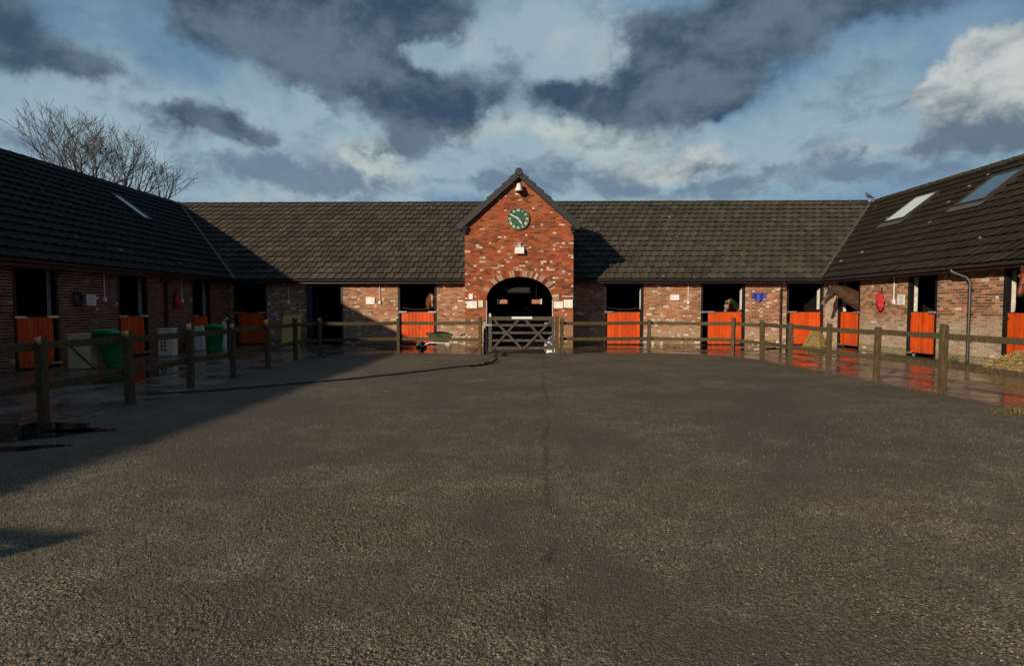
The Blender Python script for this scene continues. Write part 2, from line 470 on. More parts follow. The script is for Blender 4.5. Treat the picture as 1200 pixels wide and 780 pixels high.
def m_asphalt():
    m, g, b = mat('worn_asphalt')
    co = geo_pos(g)
    v1 = g.vor(co, 100, 'F1', 'Distance')
    v1c = g.vor(co, 100, 'F1', 'Color')
    big = g.noise(co, 0.45, 6, 0.6)
    mid = g.noise(co, 2.6, 6, 0.65)
    st = g.noise(g.vm('MULTIPLY', co, (0.5, 1.0, 1)), 0.8, 7, 0.68)
    r = g.sep(v1c)[0]
    c = g.mix(r, (0.045, 0.035, 0.025, 1), (0.20, 0.155, 0.105, 1))
    # bare light chippings where the binder has worn off
    pat = g.ss(g.m('ADD', g.m('MULTIPLY', mid, 0.45), g.m('MULTIPLY', st, 0.55)), 0.45, 0.66)
    worn = g.m('MULTIPLY', g.m('ADD', 0.16, pat), g.ss(g.sep(v1c)[1], 0.55, 0.85))
    c = g.mix(g.m('MULTIPLY', worn, 0.75), c, (0.44, 0.38, 0.30, 1))
    c = g.mix(g.ss(v1, 0.5, 0.85, 0, 0.55), c, (0.028, 0.023, 0.018, 1))
    c = g.mix(g.ss(big, 0.45, 0.60, 0, 0.62), c, (0.092, 0.074, 0.056, 1))
    c = g.mix(g.ss(st, 0.56, 0.72, 0, 0.45), c, (0.062, 0.050, 0.039, 1))
    # old tar joint running up the yard, a thin dark seam in the surface
    x, y, z = g.sep(co)
    wob_ = g.m('ADD', g.m('MULTIPLY', g.m('SUBTRACT', g.noise(co, 0.6, 3), 0.5), 0.35), g.m('MULTIPLY', g.m('SUBTRACT', g.noise(co, 9, 4, 0.7), 0.5), 0.12))
    dx = g.m('ABSOLUTE', g.m('ADD', g.m('SUBTRACT', x, g.m('MULTIPLY_ADD', y, 0.035, 0.05)), wob_))
    c = g.mix(g.m('MULTIPLY', g.ss(dx, 0.008, 0.05, 0.4, 0.0), g.ss(g.noise(co, 1.4, 3), 0.42, 0.6)), c, (0.018, 0.016, 0.014, 1))
    g.put(b.inputs['Base Color'], c)
    g.put(b.inputs['Roughness'], g.mixf(g.ss(big, 0.42, 0.62), 0.85, 0.62))
    b.inputs['Specular IOR Level'].default_value = 0.16
    h = g.m('ADD', g.m('MULTIPLY', g.m('SUBTRACT', 1.0, v1), g.m('ADD', 0.35, r)), g.m('MULTIPLY', g.noise(co, 35, 4, 0.6), 0.8))
    h = g.m('ADD', h, g.m('MULTIPLY', mid, 0.8))
    g.put(b.inputs['Normal'], g.bump(h, 0.55, 0.009))
    return m
M_ASPHALT = m_asphalt()

def m_slab():
    m, g, b = mat('wet_concrete')
    co = geo_pos(g)
    oi = g.n.new('ShaderNodeObjectInfo').outputs['Random']
    n = g.noise(co, 1.1, 6, 0.6)
    n2 = g.noise(co, 7, 6, 0.65)
    c = g.mix(g.ss(n, 0.3, 0.7), (0.075, 0.048, 0.034, 1), (0.17, 0.115, 0.085, 1))
    c = g.mix(g.m('MULTIPLY', oi, 0.35), c, (0.12, 0.1, 0.075, 1))
    c = g.mix(g.ss(n2, 0.5, 0.75, 0, 0.6), c, (0.05, 0.042, 0.026, 1))
    g.put(b.inputs['Base Color'], c)
    wet = g.ss(g.m('ADD', g.m('MULTIPLY', n, 0.7), g.m('MULTIPLY', n2, 0.3)), 0.40, 0.56)
    g.put(b.inputs['Roughness'], g.mixf(wet, 0.09, 0.34))
    g.put(b.inputs['Normal'], g.bump(g.noise(co, 18, 4, 0.6), 0.12, 0.004))
    return m
M_SLAB = m_slab()
M_JOINT = simple('wet_joint_dirt', (0.018, 0.016, 0.012), 0.6)
M_MOSS = simple('mossy_silt', (0.035, 0.036, 0.014), 0.7, var=0.5, scale=14, bump=0.8)

def m_water():
    m, g, b = mat('puddle_water')
    co = geo_pos(g)
    b.inputs['Base Color'].default_value = (0.02, 0.016, 0.012, 1)
    b.inputs['Roughness'].default_value = 0.03
    b.inputs['IOR'].default_value = 1.333
    g.put(b.inputs['Normal'], g.bump(g.noise(co, 5, 3, 0.5), 0.05, 0.004))
    return m
M_WATER = m_water()
M_GROUND = simple('earth', (0.05, 0.05, 0.028), 0.95, var=0.4, scale=0.6, bump=0.5, bscale=9)
M_BARK = simple('bark', (0.085, 0.078, 0.072), 0.9, var=0.4)
M_GREENBIN = simple('green_plastic', (0.012, 0.2, 0.05), 0.4, var=0.15)
M_BEIGE = simple('beige_board', (0.48, 0.36, 0.22), 0.7, var=0.15)
M_OCHRE = simple('ochre_board', (0.5, 0.33, 0.08), 0.7, var=0.15)
M_RED = simple('red_fabric', (0.42, 0.012, 0.018), 0.7, var=0.3, scale=15)
M_REDPRINT = simple('red_print', (0.3, 0.03, 0.02), 0.7)
M_GREYPRINT = simple('grey_print', (0.22, 0.22, 0.24), 0.7)
M_BLUE = simple('blue_fabric', (0.03, 0.045, 0.33), 0.5, var=0.4, scale=18)
M_STRAW = simple('straw', (0.42, 0.32, 0.13), 0.8, var=0.4, scale=30)
M_STRAWDK = simple('damp_straw', (0.2, 0.13, 0.045), 0.9, var=0.4, scale=30, bump=1.0)
M_RUBBER = simple('black_rubber', (0.012, 0.012, 0.012), 0.55)
M_OLIVE = simple('olive_barrow_paint', (0.055, 0.075, 0.035), 0.5, var=0.4)
M_CLOCK = simple('clock_green', (0.022, 0.085, 0.058), 0.4, var=0.2)
M_GOLD = simple('pale_gold_paint', (0.75, 0.66, 0.4), 0.45, var=0.1)
M_LEAF = simple('weed_leaf', (0.10, 0.095, 0.03), 0.7, var=0.5, scale=25)
M_DARKGREEN = simple('dark_green_paint', (0.02, 0.045, 0.03), 0.5)
M_PIGEON = simple('grey_feather', (0.06, 0.065, 0.075), 0.8)
M_ORANGEB = simple('orange_board', (0.40, 0.18, 0.10), 0.6)

def m_glass():
    m, g, b = mat('roof_glass')
    b.inputs['Base Color'].default_value = (0.05, 0.08, 0.085, 1)
    b.inputs['Roughness'].default_value = 0.04
    b.inputs['Specular IOR Level'].default_value = 1.0
    b.inputs['IOR'].default_value = 1.9
    return m
M_GLASS = m_glass()
M_GLARE = simple('painted_glare_pane', (0.55, 0.62, 0.58), 0.35, var=0.08)  # bright sky reflection and lit edge painted into the pane colour

# ------------------------------------------------------------------ ground, yard, apron
mb = MB()
mb.quad((-700, -500, -0.08), (700, -500, -0.08), (700, 900, -0.08), (-700, 900, -0.08))
tag(mb.build('ground', M_GROUND), kind='structure')

def wob(p, amp, sc):
    return amp * mnoise.noise(Vector((p[0] * sc, p[1] * sc, 3.7)))
def yard_outline():
    corners = [(-9.5, -14), (9.5, -14), (8.3, 4.0), (7.3, 8.0), (7.05, 12.5), (6.75, 16.8), (6.2, 17.9), (4.1, 18.75), (1.2, 18.4), (-1.3, 18.3), (-3.9, 18.5), (-5.6, 17.7), (-6.25, 16.2), (-6.05, 11), (-5.85, 7.5), (-6.3, 5.2), (-7.2, 3.0)]
    pts = []
    n = len(corners)
    for i in range(n):
        a = Vector(corners[i]); b = Vector(corners[(i + 1) % n])
        k = max(1, int((b - a).length / 0.18))
        for j in range(k):
            p = a.lerp(b, j / k)
            nrm = Vector((b.y - a.y, a.x - b.x)).normalized()
            w = wob(p, 0.16, 1.1) + wob(p, 0.05, 6)
            pts.append(p + nrm * w)
    return pts
yo = yard_outline()
mb = MB()
mb.add([(p.x, p.y, 0.012) for p in yo], [tuple(range(len(yo)))])
for i in range(len(yo)):
    a = yo[i]; b = yo[(i + 1) % len(yo)]
    mb.quad((a.x, a.y, -0.02), (b.x, b.y, -0.02), (b.x, b.y, 0.012), (a.x, a.y, 0.012))
yard = mb.build('yard', M_ASPHALT)
tag(yard, kind='structure')
# the bare chippings of the surface as real relief over the open middle of the yard
def yard_relief():
    rs = np.random.RandomState(4)
    step = 0.0088
    xs = np.arange(-5.6, 5.6, step); ys = np.arange(1.7, 6.6, step)
    X, Y = np.meshgrid(xs, ys)
    sh = X.shape
    X = X + rs.uniform(-0.42, 0.42, sh) * step; Y = Y + rs.uniform(-0.42, 0.42, sh) * step
    hgt = rs.rand(*sh) ** 2.4
    b = hgt.copy()
    b[1:-1, 1:-1] = (hgt[1:-1, 1:-1] * 5 + hgt[:-2, 1:-1] + hgt[2:, 1:-1] + hgt[1:-1, :-2] + hgt[1:-1, 2:]) / 9
    def lowf(cell):
        n = (int(sh[0] * step / cell) + 3, int(sh[1] * step / cell) + 3)
        c = rs.rand(*n)
        fy = (np.arange(sh[0]) * step / cell); fx = (np.arange(sh[1]) * step / cell)
        iy = fy.astype(int); ix = fx.astype(int); ty = (fy - iy)[:, None]; tx = (fx - ix)[None, :]
        ty = ty * ty * (3 - 2 * ty); tx = tx * tx * (3 - 2 * tx)
        return (c[iy][:, ix] * (1 - ty) * (1 - tx) + c[iy + 1][:, ix] * ty * (1 - tx) + c[iy][:, ix + 1] * (1 - ty) * tx + c[iy + 1][:, ix + 1] * ty * tx)
    patch = lowf(0.5) * 0.5 + lowf(0.22) * 0.3 + lowf(0.09) * 0.2
    amp = 0.0035 + 0.0065 * np.clip((patch - 0.35) / 0.3, 0, 1)
    fade = np.clip((5.6 - np.abs(X)) / 1.2, 0, 1) * np.clip((6.6 - Y) / 2.2, 0, 1) * np.clip((Y - 1.7) / 0.3, 0, 1)
    Z = 0.0125 + b * amp * fade + fade * 0.006 * lowf(0.35)
    nv = X.size
    co = np.stack([X, Y, Z], -1).reshape(-1, 3).astype(np.float32)
    idx = np.arange(nv).reshape(sh)
    q = np.stack([idx[:-1, :-1], idx[:-1, 1:], idx[1:, 1:], idx[1:, :-1]], -1).reshape(-1, 4)
    me = bpy.data.meshes.new('yard_chippings')
    me.vertices.add(nv); me.vertices.foreach_set('co', co.ravel())
    me.loops.add(q.size); me.loops.foreach_set('vertex_index', q.ravel().astype(np.int32))
    me.polygons.add(len(q)); me.polygons.foreach_set('loop_start', np.arange(0, q.size, 4, dtype=np.int32))
    me.update(calc_edges=True)
    me.materials.append(M_ASPHALT)
    me.shade_flat()
    o = bpy.data.objects.new('yard_chippings', me); COL.objects.link(o); o.parent = yard
    o['kind'] = 'stuff'
yard_relief()

def loose_grit(n, seed):
    rnd = random.Random(seed); mb = MB()
    for _ in range(n):
        y = 2.2 + 5.5 * rnd.random() ** 1.4
        x = rnd.uniform(-0.95, 0.95) * (y + 0.2)
        if mnoise.noise(Vector((x * 0.9, y * 0.9, 8))) < rnd.uniform(-0.5, 0.45): continue
        r = rnd.uniform(0.0025, 0.006)
        z = 0.018
        q = [Vector((rnd.uniform(.6, 1.2) * r, 0, 0)), Vector((0, rnd.uniform(.6, 1.2) * r, 0)), Vector((-rnd.uniform(.6, 1.2) * r, 0, 0)), Vector((0, -rnd.uniform(.6, 1.2) * r, 0))]
        a = rnd.uniform(0, 6.28); R = Matrix.Rotation(a, 3, 'Z')
        c = Vector((x, y, z)); top = c + Vector((rnd.uniform(-.3, .3) * r, rnd.uniform(-.3, .3) * r, rnd.uniform(.5, 1.1) * r)); bot = c - Vector((0, 0, r))
        vs = [c + R @ v for v in q] + [top, bot]
        t = rnd.random() ** 1.6
        col = tuple(0.09 + t * w for w in (0.33, 0.29, 0.23))
        mb.add(vs, [(0, 1, 4), (1, 2, 4), (2, 3, 4), (3, 0, 4), (1, 0, 5), (2, 1, 5), (3, 2, 5), (0, 3, 5)], 0, col)
    m, g, b = mat('stone_grit')
    g.put(b.inputs['Base Color'], g.attr('Col').outputs['Color'])
    b.inputs['Roughness'].default_value = 0.7
    o = mb.build('grit', m, None, kind='stuff', colours=True)
    tag(o, 'loose pale grit scattered over the near asphalt')
loose_grit(15000, 3)

mb = MB()
mb.box(WORLD, -13.0, 13.2, -14, 24.5, -0.06, -0.012)
apron = mb.build('pavement', M_JOINT)
tag(apron, kind='structure')

def slab(x0, x1, y0, y1, top=0.0):
    mb = MB()
    g_ = 0.022
    j = lambda: random.uniform(-0.004, 0.003)
    vs = [(x0 + g_, y0 + g_, -0.05), (x1 - g_, y0 + g_, -0.05), (x1 - g_, y1 - g_, -0.05), (x0 + g_, y1 - g_, -0.05),
          (x0 + g_, y0 + g_, top + j()), (x1 - g_, y0 + g_, top + j()), (x1 - g_, y1 - g_, top + j()), (x0 + g_, y1 - g_, top + j())]
    mb.hexa(vs)
    mb.build('concrete_slab', M_SLAB, apron)
ys = [3.0, 5.6, 8.1, 10.6, 13.2, 15.7, 18.2, 20.4]
for i in range(len(ys) - 1):
    slab(11.0, 12.0, ys[i], ys[i + 1]); slab(8.95, 11.0, ys[i] - 0.6, ys[i + 1] - 0.6); slab(6.3, 8.95, ys[i], ys[i + 1])
    slab(-11.8, -10.1, ys[i], ys[i + 1]); slab(-10.1, -7.9, ys[i] - 0.9, ys[i + 1] - 0.9); slab(-7.9, -5.2, ys[i], ys[i + 1])
for i in range(11):
    x0 = -11.8 + i * 23.8 / 11; x1 = x0 + 23.8 / 11
    if 3 <= i: slab(x0, x1, 20.4, 22.9)
    else: slab(x0, x1, 20.4, 22.9)
for x0, x1 in [(-6.0, -3.8), (-3.8, -1.6), (-1.6, 1.4), (1.4, 3.8), (3.8, 6.3)]:
    slab(x0, x1, 17.4, 20.4)
mb = MB()   # mossy silt in the drain channel beside the right wall
pts = []
for i in range(60):
    y = 5 + i * 0.26
    pts.append((11.05 + 0.12 * mnoise.noise(Vector((y * 1.3, 0, 0))), 11.75 + 0.12 * mnoise.noise(Vector((y * 1.1, 5, 0))), y))
for i in range(59):
    a = pts[i]; b = pts[i + 1]
    mb.quad((a[0], a[2], 0.0065), (a[1], a[2], 0.0065), (b[1], b[2], 0.0065), (b[0], b[2], 0.0065))
tag(mb.build('silt', M_MOSS), kind='stuff', label='dark mossy silt lying along the wall gutter')

def puddle(cx, cy, rx, ry, z, seed, rot=0.0):
    mb = MB()
    vs = []
    for k in range(72):
        a = 2 * math.pi * k / 72
        r = 1 + 0.32 * mnoise.noise(Vector((math.cos(a) * 1.4, math.sin(a) * 1.4, seed))) + 0.12 * mnoise.noise(Vector((math.cos(a) * 5, math.sin(a) * 5, seed)))
        x = rx * r * math.cos(a); y = ry * r * math.sin(a)
        vs.append((cx + x * math.cos(rot) - y * math.sin(rot), cy + x * math.sin(rot) + y * math.cos(rot), z))
    mb.add(vs, [tuple(range(72))])
    return tag(mb.build('puddle', M_WATER), kind='structure')
puddle(-6.6, 6.55, 1.55, 0.62, 0.018, 1.0, 0.15)
puddle(-5.75, 5.75, 0.85, 0.16, 0.018, 2.0, 0.25)
puddle(-5.35, 6.75, 0.45, 0.10, 0.018, 3.0, 0.1)
puddle(4.2, 21.6, 1.5, 0.95, 0.009, 4.0)
puddle(7.8, 21.2, 1.6, 1.25, 0.009, 5.0)
puddle(10.2, 19.6, 1.7, 1.9, 0.009, 6.0, 0.3)
puddle(-4.3, 20.6, 1.2, 0.7, 0.009, 8.0)
puddle(-8.8, 12.5, 0.9, 1.6, 0.009, 10.0)

# ------------------------------------------------------------------ buildings
H_RIDGE, H_EAVE, OVH = 6.55, 2.60, 0.35
F_REAR = Frame((0, 22.9, 0), (1, 0, 0), (0, 0, 1), (0, -1, 0))
F_RIGHT = Frame((12.0, 0, 0), (0, 1, 0), (0, 0, 1), (-1, 0, 0))
F_LEFT = Frame((-11.8, 0, 0), (0, 1, 0), (0, 0, 1), (1, 0, 0))
F_GABLE = Frame((0, 21.2, 0), (1, 0, 0), (0, 0, 1), (0, -1, 0))

def pal(rnd, kind, u, z):
    n = mnoise.noise(Vector((u * 0.9, z * 1.3, {'gable': 1, 'rear': 7, 'right': 13, 'left': 21}[kind])))
    n2 = mnoise.noise(Vector((u * 2.3 + 40, z * 2.6, 3)))
    r = rnd.random()
    if kind == 'gable':
        base = [(0.35, 0.070, 0.020), (0.41, 0.098, 0.030), (0.26, 0.050, 0.018), (0.38, 0.12, 0.048), (0.15, 0.04, 0.02)][min(4, int(rnd.random() ** 1.5 * 5))]
        wp = 0.08 + max(0, n2) * 0.38 if z < 3.9 else 0.045
    elif kind == 'rear':
        base = [(0.36, 0.13, 0.055), (0.42, 0.18, 0.085), (0.29, 0.10, 0.045), (0.40, 0.21, 0.12), (0.2, 0.08, 0.045)][min(4, int(rnd.random() ** 1.3 * 5))]
        wp = 0.10 + max(0, n2) * 0.5
    elif kind == 'right':
        base = [(0.31, 0.13, 0.065), (0.40, 0.19, 0.10), (0.22, 0.085, 0.045), (0.42, 0.25, 0.15), (0.14, 0.07, 0.045)][min(4, int(rnd.random() * 5))]
        wp = 0.02 + max(0, n2) * 0.2
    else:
        base = [(0.17, 0.05, 0.03), (0.21, 0.07, 0.04), (0.12, 0.035, 0.025), (0.19, 0.08, 0.05), (0.09, 0.03, 0.022)][min(4, int(rnd.random() * 5))]  # dark left bricks, toned lower still to carry the wing's deep shade
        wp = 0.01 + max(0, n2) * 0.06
    white = r < wp
    if white:
        t = rnd.uniform(0.75, 1.1); k = rnd.uniform(0.5, 1.0)
        return tuple(w * t * k + b_ * (1 - k) for w, b_ in zip((0.74, 0.66, 0.55), base)), True
    base = tuple(c * (1 + 0.22 * n) * rnd.uniform(0.86, 1.14) for c in base)
    if kind == 'right' and u > 21.95:
        k = rnd.uniform(0.4, 1.0)   # the corner pier is limewashed
        return tuple(a * (1 - k) + b_ * k for a, b_ in zip(base, (0.55, 0.47, 0.38))), False
    if kind in ('rear', 'right', 'gable'):
        # salts and lime have bleached the foot of the wall
        e = {'rear': 0.95, 'right': 1.3, 'gable': 1.2}[kind]
        k = max(0.0, min(1.0, (e + 0.3 * n - z) / 0.45)) * rnd.uniform(0.45, 1.0)
        tgt = {'rear': (0.40, 0.27, 0.17), 'right': (0.44, 0.37, 0.28), 'gable': (0.36, 0.23, 0.14)}[kind]
        base = tuple(a * (1 - k) + b_ * k for a, b_ in zip(base, tgt))
        if z < 0.16: base = tuple(c * 0.6 * t for c, t in zip(base, (0.9, 1.0, 0.75)))
    return base, False

def lay_bricks(fr, kind, u0, u1, ztop, free, seed, parent, zmin=0.0):
    rnd = random.Random(seed)
    mb = MB()
    k = 0
    z = zmin
    while z < ztop - 0.03:
        off = 0.1125 if k % 2 else 0.0
        for (a, b) in free(z + 0.035):
            u = math.floor((a - off) / 0.225) * 0.225 + off
            while u < b:
                for (p, q) in ((u, u + 0.212),):
                    p = max(p, a); q = min(q, b)
                    if q - p < 0.02: continue
                    col, wh = pal(rnd, kind, (p + q) / 2, z)
                    if wh and rnd.random() < 0.8 and q - p > 0.15:
                        col2, _ = pal(rnd, kind, (p + q) / 2, z)
                        mid = p + (q - p) * rnd.uniform(0.35, 0.65)
                        segs = [(p, mid - 0.004, col), (mid + 0.004, q, col2)]
                        if rnd.random() < 0.5: segs = [(p, mid - 0.004, col2), (mid + 0.004, q, col)]
                    else:
                        segs = [(p, q, col)]
                    for (s0, s1, cc) in segs:
                        o = 0.007 + rnd.uniform(-0.0025, 0.003)
                        mb.box(fr, s0, s1, z + rnd.uniform(0, 0.002), z + 0.061 + rnd.uniform(-0.002, 0.001), -0.01, o, 0, cc, skip=('c0',))
                u += 0.225
        z += 0.075
        k += 1
    return mb

def plain_free(u0, u1, ops):
    def fn(z):
        segs = [(u0, u1)]
        for (a, b, z0, z1) in ops:
            if z0 - 0.01 < z < z1:
                ns = []
                for (s, e) in segs:
                    if b <= s or a >= e: ns.append((s, e)); continue
                    if a > s: ns.append((s, a))
                    if b < e: ns.append((b, e))
                segs = ns
        return segs
    return fn

def wall_shell(fr, u0, u1, H, ops, mb, t=0.30):
    us = sorted(set([u0, u1] + [x for o in ops for x in o[:2]]))
    zs = sorted(set([0.0, H] + [x for o in ops for x in o[2:] if x < H]))
    def inside(u, z): return any(a < u < b and z0 < z < z1 for a, b, z0, z1 in ops)
    for i in range(len(us) - 1):
        for j in range(len(zs) - 1):
            if inside((us[i] + us[i + 1]) / 2, (zs[j] + zs[j + 1]) / 2): continue
            a, b, c, d = us[i], us[i + 1], zs[j], zs[j + 1]
            mb.quad(fr.P(a, c, 0), fr.P(b, c, 0), fr.P(b, d, 0), fr.P(a, d, 0), 0)
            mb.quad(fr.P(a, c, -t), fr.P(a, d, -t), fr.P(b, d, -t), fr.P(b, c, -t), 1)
    for (a, b, z0, z1) in ops:
        z1 = min(z1, H)
        for u in (a, b):
            mb.quad(fr.P(u, z0, 0), fr.P(u, z1, 0), fr.P(u, z1, -t), fr.P(u, z0, -t), 2)
        mb.quad(fr.P(a, z1, 0), fr.P(b, z1, 0), fr.P(b, z1, -t), fr.P(a, z1, -t), 1)

def stable_door(fr, block, a, b, la, lb, zt=1.33, z0=0.04, latch_both=False, jamb=False):
    # black frame, boarded lower leaf, bolts, hinges
    mb = MB()
    mb.box(fr, a, a + 0.09, 0, 2.5, -0.12, 0.012)
    mb.box(fr, b - 0.09, b, 0, 2.5, -0.12, 0.012)
    mb.box(fr, a + 0.09, b - 0.09, 2.40, 2.5, -0.12, 0.010)
    mb.build('door_frame', M_BLACK, block, bevel=0.006)
    mb = MB()
    n = max(6, int(round((lb - la) / 0.145)))
    w = (lb - la) / n
    rnd = random.Random(int(abs(a) * 100))
    for k in range(n):
        d = rnd.uniform(-0.003, 0.003)
        mb.box(fr, la + k * w + 0.005, la + (k + 1) * w - 0.005, z0, zt - 0.02, -0.075, -0.035 + d, 0, (rnd.uniform(0.72, 1.08),) * 3)
    mb.box(fr, la, lb, z0 + 0.01, zt - 0.03, -0.085, -0.048)
    door = mb.build('stable_door', M_DOOR, block, bevel=0.004, colours=True)
    mb = MB(); mb.box(fr, la - 0.005, lb + 0.005, zt - 0.02, zt, -0.09, -0.028)
    mb.build('chew_strip', M_FASCIA, door)
    # galvanised bolt at the top of the leaf
    mb = MB()
    mb.box(fr, a + 0.02, la + 0.22, zt - 0.045, zt + 0.012, -0.03, 0.02)
    mb.tube([fr.P(a + 0.03, zt - 0.015, 0.025), fr.P(la + 0.25, zt - 0.015, 0.025)], 0.012, 6)
    mb.build('bolt', M_GALV, door)
    if latch_both:
        mb = MB(); mb.box(fr, lb - 0.22, b - 0.02, zt - 0.045, zt + 0.012, -0.03, 0.02); mb.build('bolt', M_GALV, door)
    for zz in (0.22, zt - 0.16):
        mb = MB(); mb.box(fr, lb - 0.05, b - 0.02, zz - 0.022, zz + 0.022, -0.03, -0.02)
        mb.tube([fr.P(b - 0.045, zz - 0.05, 0.015), fr.P(b - 0.045, zz + 0.05, 0.015)], 0.014, 6)
        mb.build('hinge', M_BLACK, door)
    mb = MB(); mb.box(fr, lb - 0.12, b + 0.03, 0.09, 0.12, -0.02, 0.03); mb.build('kick_bolt', M_GALV, door)
    if jamb:
        mb = MB(); mb.box(fr, b - 0.092, b - 0.01, 1.42, 2.28, -0.33, -0.122); mb.build('jamb_lining', M_WHITE, block)
    return door

class Roof:
    """One slope: a along the eaves, b up the slope, c out of the slope."""
    def __init__(self, O, U, inward, run, rise):
        L = math.hypot(run, rise)
        V = np.array(inward, float) * run / L + np.array([0, 0, rise / L])
        W = np.cross(np.array(U, float), V)
        if W[2] < 0: W = -W
        self.fr = Frame(O, U, V, W); self.L = L

TILE_W, TILE_H = 0.335, 0.425
def tile_mesh(mats):
    mb = MB()
    w, h = TILE_W * 0.985, TILE_H * 1.16
    nx = 4
    # cross section: canted, right edge laps over the neighbour, with a low central roll
    xs = [0, w * 0.12, w * 0.55, w * 0.9, w]
    zz = [0.002, 0.0, 0.006, 0.030, 0.020]
    vs = []
    for (y, dz) in ((0.0, 0.062), (h, -0.006)):
        for x, q in zip(xs, zz): vs.append((x, y, q + dz))
    for x, q in zip(xs, zz): vs.append((x, 0.002, q + 0.041))
    n = len(xs)
    fs = []
    for i in range(n - 1):
        fs.append((i, i + 1, n + i + 1, n + i))
        fs.append((2 * n + i, 2 * n + i + 1, i + 1, i))
    mb.add(vs, fs)
    return mb

def tiles(roof, a0, a1, keep, parent, material, seed):
    rnd = random.Random(seed)
    fr = roof.fr
    rows = int(round(roof.L / TILE_H)); gh = roof.L / rows
    proto = tile_mesh(None)
    M0 = Matrix(((fr.U[0], fr.V[0], fr.W[0]), (fr.U[1], fr.V[1], fr.W[1]), (fr.U[2], fr.V[2], fr.W[2]))).to_4x4()
    if fr.flip:
        M0 = Matrix(((-fr.U[0], fr.V[0], fr.W[0]), (-fr.U[1], fr.V[1], fr.W[1]), (-fr.U[2], fr.V[2], fr.W[2]))).to_4x4()
    lst = []
    na = int((a1 - a0) / TILE_W)
    for r in range(rows):
        off = (0.5 if r % 2 else 0.0) * TILE_W
        for k in range(-1, na + 1):
            a = a0 + k * TILE_W + off
            if a < a0 - 0.01 or a + TILE_W > a1 + 0.2: continue
            c = fr.P(a + TILE_W / 2, r * gh + gh / 2, 0.03)
            if not keep(c, a, r * gh): continue
            aa = a + TILE_W if fr.flip else a
            p = fr.P(aa + rnd.uniform(-0.004, 0.004), r * gh + rnd.uniform(-0.008, 0.008) - 0.03, 0.012 + rnd.uniform(0, 0.004))
            R = M0 @ Matrix.Rotation(rnd.uniform(-0.010, 0.010), 4, 'Z') @ Matrix.Rotation(rnd.uniform(-0.012, 0.012), 4, 'Y')
            zz = in_view(c)
            lst.append((zz if zz else 1e9, p, R, rnd.random()))
    lst.sort(key=lambda t: t[0])
    me = bpy.data.meshes.new('tile')
    me.from_pydata(proto.v, [], proto.f); me.materials.append(material); me.update()
    off = Vector(wbase(parent))
    nind = 0
    big = MB()
    pv = np.array(proto.v)
    for (zz, p, R, q) in lst:
        if zz < 1e8 and nind < 300:
            o = bpy.data.objects.new('tile', me)
            o.matrix_local = Matrix.Translation(Vector(p) - off) @ R
            o.parent = parent
            COL.objects.link(o); nind += 1
        else:
            A = np.array(R.to_3x3())
            big.add((pv @ A.T + np.array(p)).tolist(), proto.f, 0, (q, q, q))
    if big.v: big.build('tile_courses', material, parent, kind='stuff', colours=True)

def ridge(p, q, parent, material, name='ridge_tile', r=0.13, ln=0.45):
    p = Vector(p); q = Vector(q)
    n = int((q - p).length / ln); d = (q - p).normalized()
    s = d.cross(Vector((0, 0, 1))).normalized(); u = Vector((0, 0, 1))
    vs = []; fs = []
    K = 6
    for e, (t, rr) in enumerate(((0.0, r * 1.06), (0.06, r * 1.06), (0.061, r), (ln * 0.985, r * 0.98))):
        for k in range(K + 1):
            a = math.pi * k / K
            c = s * math.cos(a) * rr + u * (math.sin(a) * rr - 0.06)
            vs.append(tuple(d * t + c))
    for e in range(3):
        for k in range(K):
            fs.append((e * (K + 1) + k, (e + 1) * (K + 1) + k, (e + 1) * (K + 1) + k + 1, e * (K + 1) + k + 1))
    me = bpy.data.meshes.new(name); me.from_pydata(vs, [], fs); me.materials.append(material); me.update()
    off = Vector(wbase(parent))
    for k in range(n):
        w = p + d * (k * ln)
        if in_view(w + Vector((0, 0, .1)), 40) is None: continue
        o = bpy.data.objects.new(name, me)
        o.location = w - off + Vector((0, 0, random.uniform(-0.004, 0.006)))
        o.parent = parent; COL.objects.link(o)
    # the part of the ridge outside the picture, one plain run beneath
    mb = MB(); mb.tube([p - Vector((0, 0, .06)), q - Vector((0, 0, .06))], r * 0.9, 8)
    mb.build('ridge_bedding', M_MORTAR, parent)

def eaves(fr, u0, u1, block, gutter_end=0.0):
    mb = MB()
    mb.box(fr, u0, u1, 2.44, 2.60, OVH - 0.03, OVH - 0.005, 0)
    mb.box(fr, u0, u1, 2.50, 2.53, -0.02, OVH - 0.031, 0)
    mb.build('fascia', M_FASCIA, block)
    mb = MB()
    vs = []; K = 8
    for u in (u0, u1):
        for rr in (0.06, 0.052):
            for k in range(K + 1):
                a = math.pi * k / K
                vs.append(fr.P(u, 2.575 - math.sin(a) * rr, OVH + 0.06 + math.cos(a) * rr))
    n = K + 1; fs = []
    for k in range(K):
        fs.append((k, k + 1, 2 * n + k + 1, 2 * n + k)); fs.append((n + k + 1, n + k, 3 * n + k, 3 * n + k + 1))
    fs.append((0, 2 * n, 3 * n, n)); fs.append((K, n + K, 3 * n + K, 2 * n + K))
    mb.add(vs, fs)
    mb.build('gutter', M_GUTTER, block)

def conduit(fr, u, z0, z1, block):
    mb = MB()
    mb.tube([fr.P(u, z0, 0.03), fr.P(u, z1, 0.03)], 0.016, 6)
    mb.box(fr, u - 0.045, u + 0.045, z0 - 0.09, z0 + 0.03, 0.008, 0.065)
    mb.build('conduit', M_WHITE, block, bevel=0.004)

